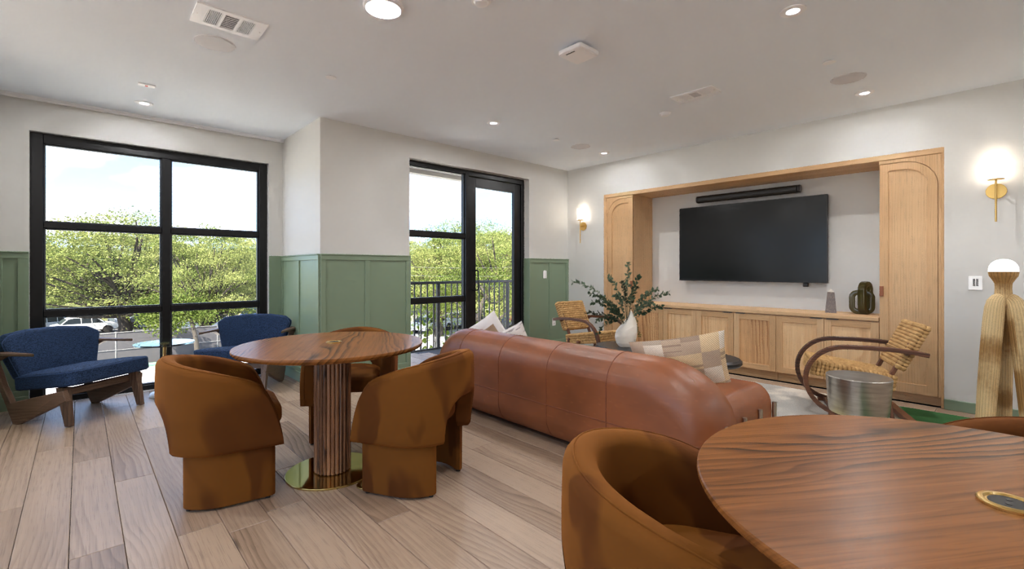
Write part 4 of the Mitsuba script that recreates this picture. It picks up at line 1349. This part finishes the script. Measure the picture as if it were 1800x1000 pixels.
dt = thing('drum_table', 'hammered silver metal drum side table in front of the woven armchair', 'side table')
DXY = (3.92, .745)
put('drum', ply(lathe([(0, .232), (.152, .232), (.165, .238), (.171, .252), (.187, .470), (.188, .482), (.184, .488), (.178, .487), (0, .486)], 72), 'mat_drum', 25, mv(*DXY)), dt)
put('pedestal', ply(lathe([(0, .016), (.145, .016), (.148, .024), (.13, .034), (.085, .07), (.062, .12), (.060, .19), (.085, .232), (0, .232)], 56), 'mat_drum', 40, mv(*DXY)), dt)

# ------------------------------------------------------------------ rattan floor lamp
lp = thing('rattan_floor_lamp', 'rattan floor lamp with three thick woven legs and a glowing dome', 'floor lamp')
LX, LY = 4.985, .075


def ribbed(path, radii, ribs, n_per=6, amp=.05, v0=0.0):
    """A woven tube: ribs along it, uv in (rib number, metres along)."""
    p = np.asarray(path, float)
    s = np.concatenate([[0], np.cumsum(np.linalg.norm(np.diff(p, axis=0), axis=1))])
    fine = np.linspace(0, s[-1], int(s[-1] / .006) + 2)
    p = np.stack([np.interp(fine, s, p[:, k]) for k in range(3)], 1)
    r = np.interp(fine, s, radii)
    n = ribs * n_per
    m = tube(p, r, n + 1, caps=False)
    V = np.array(m.vertices).reshape(len(p), n + 1, 3)
    ang = np.arange(n + 1) / n * 2 * PI
    t = np.gradient(p, axis=0)
    t /= np.linalg.norm(t, axis=1, keepdims=True)
    a = V[:, 0] - p
    a /= np.linalg.norm(a, axis=1, keepdims=True)
    b = np.cross(t, a)
    rip = 1 + amp * (np.abs(np.sin(ang * ribs / 2)) ** .7 - .6)[None, :] + .012 * np.sin(fine / .011 * 2 * PI)[:, None] * np.cos(ang * ribs / 2)[None, :]
    V = p[:, None] + (r[:, None] * rip)[..., None] * (np.cos(ang)[None, :, None] * a[:, None] + np.sin(ang)[None, :, None] * b[:, None])
    uv = np.stack(np.broadcast_arrays((ang * ribs / (2 * PI))[None, :], (fine + v0)[:, None]), -1).reshape(-1, 2)
    mm_ = grid(V)
    if (np.cross(mm_.vertices[mm_.faces[0][1]] - mm_.vertices[mm_.faces[0][0]], mm_.vertices[mm_.faces[0][2]] - mm_.vertices[mm_.faces[0][0]]) @ (mm_.vertices[mm_.faces[0][0]] - p[0])) < 0:
        mm_.invert()
    return mm_, uv


L0 = np.array([LX, LY, 0.0])
for q, (rr, ff) in enumerate(((-.165, -.02), (.050, -.155), (.115, .12))):
    d = RT * rr + FW * ff
    path = [L0 + d * k + np.array([0, 0, z]) for k, z in ((.10, 1.005), (.27, 1.0), (.38, .975), (.45, .93), (.52, .84), (.64, .65), (.78, .40), (.88, .2), (.98, .002))]
    m, uv = ribbed(path, [.03, .043, .050, .054, .056, .056, .055, .053, .052], 22, v0=q * 1.7)
    put('leg', ply(m, 'mat_rattan', True, uv=uv), lp)
m, uv = ribbed([L0 + np.array([0, 0, z]) for z in (.96, 1.01, 1.035, 1.08, 1.115, 1.14, 1.17, 1.20)], [.062, .054, .047, .044, .046, .058, .075, .080], 22, v0=6.0)
put('neck_cup', ply(m, 'mat_rattan', True, uv=uv), lp)
gm = lathe([(0, 1.195), (.070, 1.195), (.079, 1.203), (.080, 1.215), (.077, 1.235), (.068, 1.258), (.052, 1.277), (.030, 1.290), (0, 1.294)], 48)
s = ply(gm, 'mat_lit', 40, mv(LX, LY))
s['emitter'] = {'type': 'area', 'radiance': rgb(np.array((1.0, .93, .84)) * GLOBE)}
put('glass_dome', s, lp)
# ------------------------------------------------------------------ outside: balcony, trees, car park
GZ = -4.5
struct('balcony_floor', ply(box(XB + .2, 9.5, YD + .2, 6.25, -.32, -.10), 'mat_concrete'))
struct('balcony_ceiling', ply(cat(box(XB + .2, 9.5, YD + .2, 6.25, 2.72, 2.95), box(XB + .2, 9.5, 6.13, 6.25, 2.66, 2.72)), 'mat_concrete'))
rl = thing('balcony_railing', 'dark metal balcony railing outside the glass door', 'railing')
RY = 6.12
put('top_rail', ply(box(2.0, 9.4, RY - .025, RY + .025, .99, 1.03, .004), 'mat_rail_metal'), rl)
put('bottom_rail', ply(box(2.0, 9.4, RY - .02, RY + .02, -.03, .005, .004), 'mat_rail_metal'), rl)
bal = ply(box(-.008, .008, -.008, .008, .005, .99), 'mat_rail_metal')
post = ply(box(-.025, .025, -.025, .025, -.10, .99, .003), 'mat_rail_metal')
n = 0
for i in range(66):
    x = 2.1 + .112 * i
    if i % 13 == 5:
        put('post', at(post, T().translate([x - .03, RY, 0])), rl)
    else:
        put('baluster', at(bal, T().translate([x, RY, 0])), rl)

struct('ground', ply(trimesh.Trimesh([[-400, -60, GZ], [500, -60, GZ], [500, 600, GZ], [-400, 600, GZ]], [[0, 1, 2], [0, 2, 3]], process=False), 'mat_ground'))


def make_tree(seed, n_blobs, leaves, leaf, R=1.0, squash=.88):
    """Crown (leaf mesh with vertex colours) and wood of one tree about 1 unit in crown radius and 2 units tall, standing at the origin."""
    g = np.random.default_rng(seed)
    blobs = []
    while len(blobs) < n_blobs:
        p = g.uniform(-1, 1, 3)
        r = np.linalg.norm(p)
        if r < 1 and r > .25 and p[2] > -.75:
            blobs.append((p * (1, 1, squash) + (0, 0, 1.1), g.uniform(.17, .34) * (1.1 - .3 * r)))
    V, C = [], []
    per = leaves // n_blobs
    for c, r in blobs:
        d = g.normal(size=(per, 3))
        d /= np.linalg.norm(d, axis=1, keepdims=True)
        d[:, 2] = np.where(d[:, 2] < -.3, -d[:, 2] * .6, d[:, 2])
        pos = c + d * (r * g.uniform(.55, 1.08, (per, 1))) * (1.25, 1.25, .72)
        a = g.normal(size=(per, 3)) + d * .6
        a /= np.linalg.norm(a, axis=1, keepdims=True)
        t1 = np.cross(a, g.normal(size=(per, 3)))
        t1 /= np.linalg.norm(t1, axis=1, keepdims=True)
        t2 = np.cross(a, t1)
        s = leaf * g.uniform(.6, 1.3, (per, 1))
        V.append(np.stack([pos - t1 * s, pos + t2 * s * .55, pos + t1 * s, pos - t2 * s * .55], 1))
        hue = g.uniform(0, 1)
        base = (np.array(srgb(134, 152, 82)) * (1 - hue) + np.array(srgb(190, 196, 124)) * hue) * .52
        C.append(np.repeat((base * g.uniform(.75, 1.25, (per, 1)))[:, None], 4, 1))
    V, C = np.vstack(V), np.vstack(C)
    n_ = len(V)
    i = np.arange(n_)[:, None] * 4
    F = np.vstack([i + [0, 1, 2], i + [0, 2, 3]])
    crown = (trimesh.Trimesh(V.reshape(-1, 3), F, process=False), C.reshape(-1, 3))
    parts = [tube([(0, 0, -.03), (.02, .01, .25), (-.02, .02, .5), (.0, .0, .75)], [.085, .065, .055, .05], 8)]
    for c, r in blobs[::2]:
        s0 = np.array([0, 0, g.uniform(.35, .75)])
        mid = s0 * .5 + c * .5 + g.normal(size=3) * .07 + (0, 0, .02)
        q = np.linspace(0, 1, 7)[:, None]
        parts.append(tube((1 - q) ** 2 * s0 + 2 * q * (1 - q) * mid + q ** 2 * c, np.linspace(.032, .007, 7), 5))
    return crown, cat(*parts)


KINDS = [make_tree(21, 150, 45000, .0155), make_tree(22, 140, 40000, .017, squash=.85), make_tree(23, 110, 24000, .022, squash=.8)]
CROWN = [ply(c[0], 'mat_leaf', False, color=np.clip(c[1], 0, 1)) for c, _ in KINDS]
WOOD = [ply(w, 'mat_bark', 50) for _, w in KINDS]


def tree(kind, x, y, rad, hgt, rot, label, group=None):
    k = thing('tree', label, 'tree', group)
    M = T().translate([x, y, GZ]).rotate([0, 0, 1], rot).scale([rad, rad, hgt / 2.0])
    put('trunk', at(WOOD[kind], M), k)
    put('foliage', at(CROWN[kind], M), k, kind='stuff')


def spot(u, D):
    """Ground point at depth D along the line of sight u (tangent to the right)."""
    return FW[:2] * D + RT[:2] * u * D


def at_px(px, D):
    return spot((px - 900) / 822.0, D)


TREES = [  # kind, tangent (x - 900) / 822, depth, crown radius, height, turn, label
    (0, -.83, 37, 6.6, 10.0, 20, 'broad bright green oak filling the left panes of the large window'),
    (1, -1.06, 41, 4.6, 9.2, 80, 'green tree at the left edge of the large window'),
    (1, -.655, 33, 3.6, 8.6, 140, 'tall light green tree right of the window mullion'),
    (2, -.56, 58, 5.0, 10.2, 30, 'pale green tree in the right panes of the large window'),
    (0, -.60, 46, 3.8, 8.2, 250, 'rounded green tree behind the right panes of the large window'),
    (2, -.78, 62, 6.5, 11.5, 200, 'distant tree behind the broad oak'),
    (1, -.155, 40, 4.6, 8.6, 10, 'green tree behind the left part of the sidelight'),
    (0, -.10, 52, 6.0, 11.2, 75, 'large bushy tree centred behind the sidelight'),
    (0, -.03, 38, 4.8, 8.7, 300, 'dense green tree seen through the balcony door'),
    (2, -.235, 60, 5.5, 9.6, 120, 'distant tree at the left edge of the sidelight'),
    (1, .03, 47, 5.0, 10.6, 60, 'green tree at the right edge of the balcony door'),
    (2, -1.2, 60, 7.0, 11.0, 45, 'distant tree left of the large window'),
]
for kd, tg, D, rad, hg, rot, lab in TREES:
    x, y = spot(tg, D)
    tree(kd, x, y, rad, hg, rot, lab)
for i, (a, D, rad) in enumerate([(-1.12, 92, 5), (-.98, 108, 6), (-.88, 90, 5), (-.76, 110, 6), (-.66, 92, 5), (-.55, 112, 6), (-.46, 92, 5), (-.26, 92, 5), (-.15, 112, 6), (-.06, 90, 5), (.05, 112, 6), (-.36, 108, 6), (-.40, 66, 5), (-.31, 70, 5), (.13, 92, 5), (.22, 108, 6)]):
    x, y = spot(a, D)
    tree(i % 3, x, y, rad, 10.5 + 1.2 * math.sin(i * 3.1), i * 47, 'distant tree in the green line along the horizon', 'trees along the horizon')

# a gnarled oak close to the balcony, and a young leafy tree by its railing
x, y = at_px(868, 17.0)
k = thing('gnarled_oak', 'gnarled grey oak trunk with bent limbs behind the balcony railing', 'tree')
g = np.random.default_rng(4)
O = np.array([x, y, GZ])
trunk = [O + RT * a + np.array([0, 0, z]) for a, z in ((.95, 0), (.85, 1.0), (.75, 1.9), (.35, 2.7), (-.3, 3.2), (-.55, 3.9), (-.3, 4.7))]


def smooth_path(p, n=24):
    from scipy.interpolate import CubicSpline
    p = np.array(p)
    return CubicSpline(np.linspace(0, 1, len(p)), p)(np.linspace(0, 1, n))


put('trunk', ply(tube(smooth_path(trunk), np.linspace(.19, .08, 24), 10), 'mat_bark', 50), k)
ends = []
for rr, zz, ff, s0 in ((-1.9, 4.6, .6, 4), (1.6, 4.1, .5, 4), (1.0, 4.7, -.4, 5), (-1.0, 4.9, .3, 6), (.6, 5.0, .8, 6), (-2.2, 4.0, -.3, 4), (1.9, 3.5, -.2, 3)):
    e = O + RT * rr + FW * ff + np.array([0, 0, zz])
    b0 = trunk[s0]
    mid = (b0 + e) / 2 + g.normal(size=3) * .25
    put('limb', ply(tube(smooth_path([b0, mid, e], 14), np.linspace(.06, .02, 14), 7), 'mat_bark', 50), k)
    ends.append(e)


def leaf_cloud(centres, n, spread, size, cols, seed):
    g = np.random.default_rng(seed)
    c = np.array(centres)[g.integers(0, len(centres), n)] + g.normal(size=(n, 3)) * spread
    a = g.normal(size=(n, 3))
    a /= np.linalg.norm(a, axis=1, keepdims=True)
    t1 = np.cross(a, g.normal(size=(n, 3)))
    t1 /= np.linalg.norm(t1, axis=1, keepdims=True)
    t2 = np.cross(a, t1)
    s = size * g.uniform(.6, 1.3, (n, 1))
    ang = np.arange(6) * PI / 3
    V = np.stack([c + t1 * s * math.cos(q) + t2 * s * math.sin(q) * .75 for q in ang], 1)
    i = np.arange(n)[:, None] * 6
    F = np.vstack([i + [0, 1, 2], i + [0, 2, 3], i + [0, 3, 4], i + [0, 4, 5]])
    h = g.uniform(0, 1, (n, 1))
    C = (np.array(cols[0]) * (1 - h) + np.array(cols[1]) * h) * g.uniform(.8, 1.2, (n, 1))
    return ply(trimesh.Trimesh(V.reshape(-1, 3), F, process=False), 'mat_leaf', False, color=np.clip(np.repeat(C, 6, 0), 0, 1))


put('foliage', leaf_cloud(ends + [e + np.array([0, 0, .6]) for e in ends], 9000, (.60, .60, .36), .032, (srgb(62, 78, 34), srgb(90, 102, 50)), 8), k, kind='stuff')

sp = thing('young_tree', 'young tree with large bright leaves close behind the balcony railing', 'tree')
O = np.array([*at_px(775, 8.6), GZ])
stems = []
for q, (rr, zz, ff) in enumerate(((-.45, 5.0, 0), (-.15, 5.35, .2), (.2, 5.2, .1), (.5, 4.7, .3), (-.6, 4.3, .2), (.75, 4.9, .0), (.95, 4.4, .4))):
    e = O + RT * rr + FW * ff + np.array([0, 0, zz])
    p = smooth_path([O + np.array([0, 0, .0]), O + RT * rr * .5 + np.array([0, 0, 2.6]), e], 20)
    put('stem', ply(tube(p, np.linspace(.03, .006, 20), 6), 'mat_bark', True), sp)
    stems += list(p[9:])
put('foliage', leaf_cloud(stems, 620, (.17, .17, .12), .048, (srgb(80, 98, 30), srgb(112, 124, 54)), 17), sp, kind='stuff')

# low branches of the oak hanging in front of the fence
hb = thing('low_tree', 'light green low tree branches hanging in front of the screened fence', 'tree')
O = np.array([*at_px(318, 26.5), GZ])
put('trunk', ply(tube(smooth_path([O + RT * .9, O + RT * .8 + (0, 0, 2.0), O + RT * .2 + (0, 0, 3.4)], 12), np.linspace(.16, .07, 12), 8), 'mat_bark', 50), hb)
cs = [O + RT * a + FW * b + np.array([0, 0, z]) for a, b, z in ((-1.4, 0, 2.9), (-1.9, .3, 3.2), (-.6, -.2, 2.6), (-.2, 0, 3.1), (.4, .2, 3.4), (-1.0, 0, 3.6), (.0, .4, 3.9), (.9, .2, 3.3), (-1.7, .2, 3.8))]
for c in cs:
    put('limb', ply(tube(smooth_path([O + RT * .3 + (0, 0, 3.2), (O + c) / 2 + (0, 0, 1.9), c], 8), np.linspace(.05, .015, 8), 5), 'mat_bark', True), hb)
put('foliage', leaf_cloud(cs, 6500, (.42, .42, .30), .058, (srgb(72, 90, 38), srgb(100, 110, 60)), 19), hb, kind='stuff')

# screened construction fence
fe = thing('screened_fence', 'tall temporary fence with grey mesh screens at the edge of the car park', 'fence')
FY = 35.0
xs = np.arange(-16.0, 19.1, 2.5)
for x in xs:
    put('post', ply(trimesh.creation.cylinder(.04, 2.15, sections=10).apply_translation((x, FY, GZ + 1.07)), 'mat_galvanised', 40), fe)
for a, b in zip(xs[:-1], xs[1:]):
    put('mesh_screen', ply(box(a + .04, b - .04, FY - .012, FY + .012, GZ + .08, GZ + 2.05), 'mat_screen_cloth'), fe)
for z in (GZ + 2.1, GZ + 1.1):
    put('rail', ply(box(xs[0], xs[-1], FY - .05, FY - .015, z - .02, z + .02), 'mat_galvanised'), fe)
single('silt_sock', ply(tube([(xs[0], FY - .5, GZ + .12), (0, FY - .55, GZ + .12), (10, FY - .45, GZ + .12), (xs[-1], FY - .5, GZ + .12)], .13, 10), 'mat_silt_green', 50), 'green silt sock lying along the foot of the screened fence', 'silt sock')
x, y = at_px(265, 25.5)
sg = thing('ground_sign', 'small grey sign board standing on the pale ground outside the window', 'sign')
put('board', ply(bar((x - .28, y, GZ + .40), (x + .28, y + .05, GZ + .40), .03, .24, .004), 'mat_galvanised'), sg)
for s in (-.2, .2):
    put('leg', ply(bar((x + s, y + .03, GZ), (x + s, y + .03, GZ + .40), .03, .03), 'mat_galvanised'), sg)

# parked cars
def car_meshes():
    prof = [(-2.2, .35), (-2.25, .62), (-2.15, .88), (-1.75, .95), (-1.25, 1.42), (-.9, 1.50), (.35, 1.50), (.75, 1.40), (1.25, .98), (1.95, .86), (2.22, .66), (2.25, .38)]
    body = Polygon(prof)
    for cx_ in (-1.4, 1.4):
        body = body.difference(Point(cx_, .32).buffer(.38))
    lower = swap(extrude(body, 1.74), (0, 2, 1), (0, -.87, 0))
    v = np.array(lower.vertices)
    v[:, 1] *= np.where(v[:, 2] > .92, 1 - .22 * (v[:, 2] - .92) / .58, 1.0)
    lower = trimesh.Trimesh(v, lower.faces, process=False)
    glass_side = Polygon([(-1.62, .98), (-1.18, 1.38), (-.88, 1.44), (.33, 1.44), (.68, 1.36), (1.08, .98)])
    gl_ = []
    for s in (-1, 1):
        for a, b in ((-2, -.42), (-.36, .28), (.34, 2)):
            m = swap(extrude(glass_side.intersection(sbox(a, 0, b, 2)), .02), (0, 2, 1), (0, 0, 0))
            m.vertices[:, 1] += s * (.875 * (1 - .22 * (m.vertices[:, 2] - .92) / .58)) - .01
            gl_.append(m)
    ws_ = trimesh.convex.convex_hull(np.array([(.80, s * .66, 1.375) for s in (-1, 1)] + [(1.22, s * .80, 1.0) for s in (-1, 1)] + [(.84, s * .66, 1.39) for s in (-1, 1)] + [(1.26, s * .80, 1.015) for s in (-1, 1)]))
    rw_ = trimesh.convex.convex_hull(np.array([(-1.28, s * .66, 1.39) for s in (-1, 1)] + [(-1.70, s * .80, 1.0) for s in (-1, 1)] + [(-1.32, s * .66, 1.40) for s in (-1, 1)] + [(-1.74, s * .80, 1.01) for s in (-1, 1)]))
    gl_ += [ws_, rw_]
    wheels = []
    for cx_ in (-1.4, 1.4):
        for s in (-.80, .80):
            w = trimesh.creation.cylinder(.32, .2, sections=24).apply_transform(trimesh.transformations.rotation_matrix(PI / 2, [1, 0, 0])).apply_translation((cx_, s, .32))
            wheels.append(w)
    return lower, cat(*gl_), wheels


cb, cg, cw = car_meshes()
CGL, CWH = ply(cg, 'mat_car_glass'), [ply(w, 'mat_tyre', 40) for w in cw]
CBODY = {c: ply(cb, 'mat_car_' + c) for c in ('white', 'silver', 'dark', 'sand', 'red', 'blue')}
for col, px_, D, ang, lab in (('white', 150, 41.5, 8, 'white car parked behind the screened fence, above the left blue chair'), ('sand', 108, 49, 100, 'sand coloured car farther back in the car park at the left'), ('silver', 88, 42.5, 15, 'silver car cut by the left edge of the large window'),
                            ('silver', 215, 47, 95, 'silver car under the broad oak'), ('dark', 265, 46, 5, 'dark car in the shade of the broad oak'), ('white', 372, 44, 20, 'white car behind the fence in the right window pane'),
                            ('blue', 448, 52, 60, 'blue grey car at the right edge of the large window'), ('dark', 400, 60, 75, 'dark car above the right blue chair'), ('white', 760, 43, 20, 'white car behind the sidelight'),
                            ('silver', 812, 47, 30, 'silver car behind the balcony door frame'), ('dark', 868, 42, 5, 'dark car behind the gnarled oak'), ('red', 892, 50, 5, 'red car near the right edge of the balcony door')):
    k = thing('parked_car', lab, 'car', None)
    x, y = at_px(px_, D)
    M = mv(x, y, GZ, ang)
    put('body', at(CBODY[col], M), k)
    put('windows', at(CGL, M), k)
    for w in CWH:
        put('wheel', at(w, M), k)

# wooden fence, houses and wires beyond
wf = thing('wooden_fence', 'pale wooden board fence beyond the car park', 'fence')
for i in range(140):
    x = 14 + i * .42
    put('board', ply(box(x, x + .40, 64.0, 64.03, GZ, GZ + 2.0 + .02 * math.sin(i * 5.1)), 'mat_fence_wood'), wf)
put('rail', ply(box(14, 72.8, 64.03, 64.07, GZ + .5, GZ + .6), 'mat_fence_wood'), wf)
put('rail', ply(box(14, 72.8, 64.03, 64.07, GZ + 1.5, GZ + 1.6), 'mat_fence_wood'), wf)
for px_, D, w_, lab in ((455, 78, 9, 'low house with a grey roof beyond the wooden fence'),):
    k = thing('house', lab, 'house')
    x, y = at_px(px_, D)
    put('walls', ply(box(x - w_ / 2, x + w_ / 2, y, y + 8, GZ, GZ + 2.9), 'mat_render'), k)
    put('roof', ply(trimesh.convex.convex_hull(np.array([(x - w_ / 2 - .5, y - .5, GZ + 2.9), (x + w_ / 2 + .5, y - .5, GZ + 2.9), (x - w_ / 2 - .5, y + 8.5, GZ + 2.9), (x + w_ / 2 + .5, y + 8.5, GZ + 2.9), (x - w_ / 2 + 2, y + 4, GZ + 5.0), (x + w_ / 2 - 2, y + 4, GZ + 5.0)])), 'mat_roof'), k)
    for s in (-.28, .22):
        put('window', ply(box(x + s * w_ - .6, x + s * w_ + .6, y - .03, y + .02, GZ + 1.0, GZ + 2.2), 'mat_car_glass'), k)
for q, (za, zb) in enumerate(((5.1, 5.25), (4.55, 4.7), (3.9, 4.05))):
    p = [np.array([*spot(-.45, 29), 0]) * (1 - s) + np.array([*spot(.25, 32), 0]) * s + np.array([0, 0, EYE - 4.4 + za + (zb - za) * s + .7 * (2 * s - 1) ** 2 - .7 + q * 0]) for s in np.linspace(0, 1, 24)]
    single('power_line', ply(tube(p, .009, 5), 'mat_galvanised', True), ['topmost', 'middle', 'lowest'][q] + ' thin overhead power line crossing the trees behind the balcony door', 'power line')
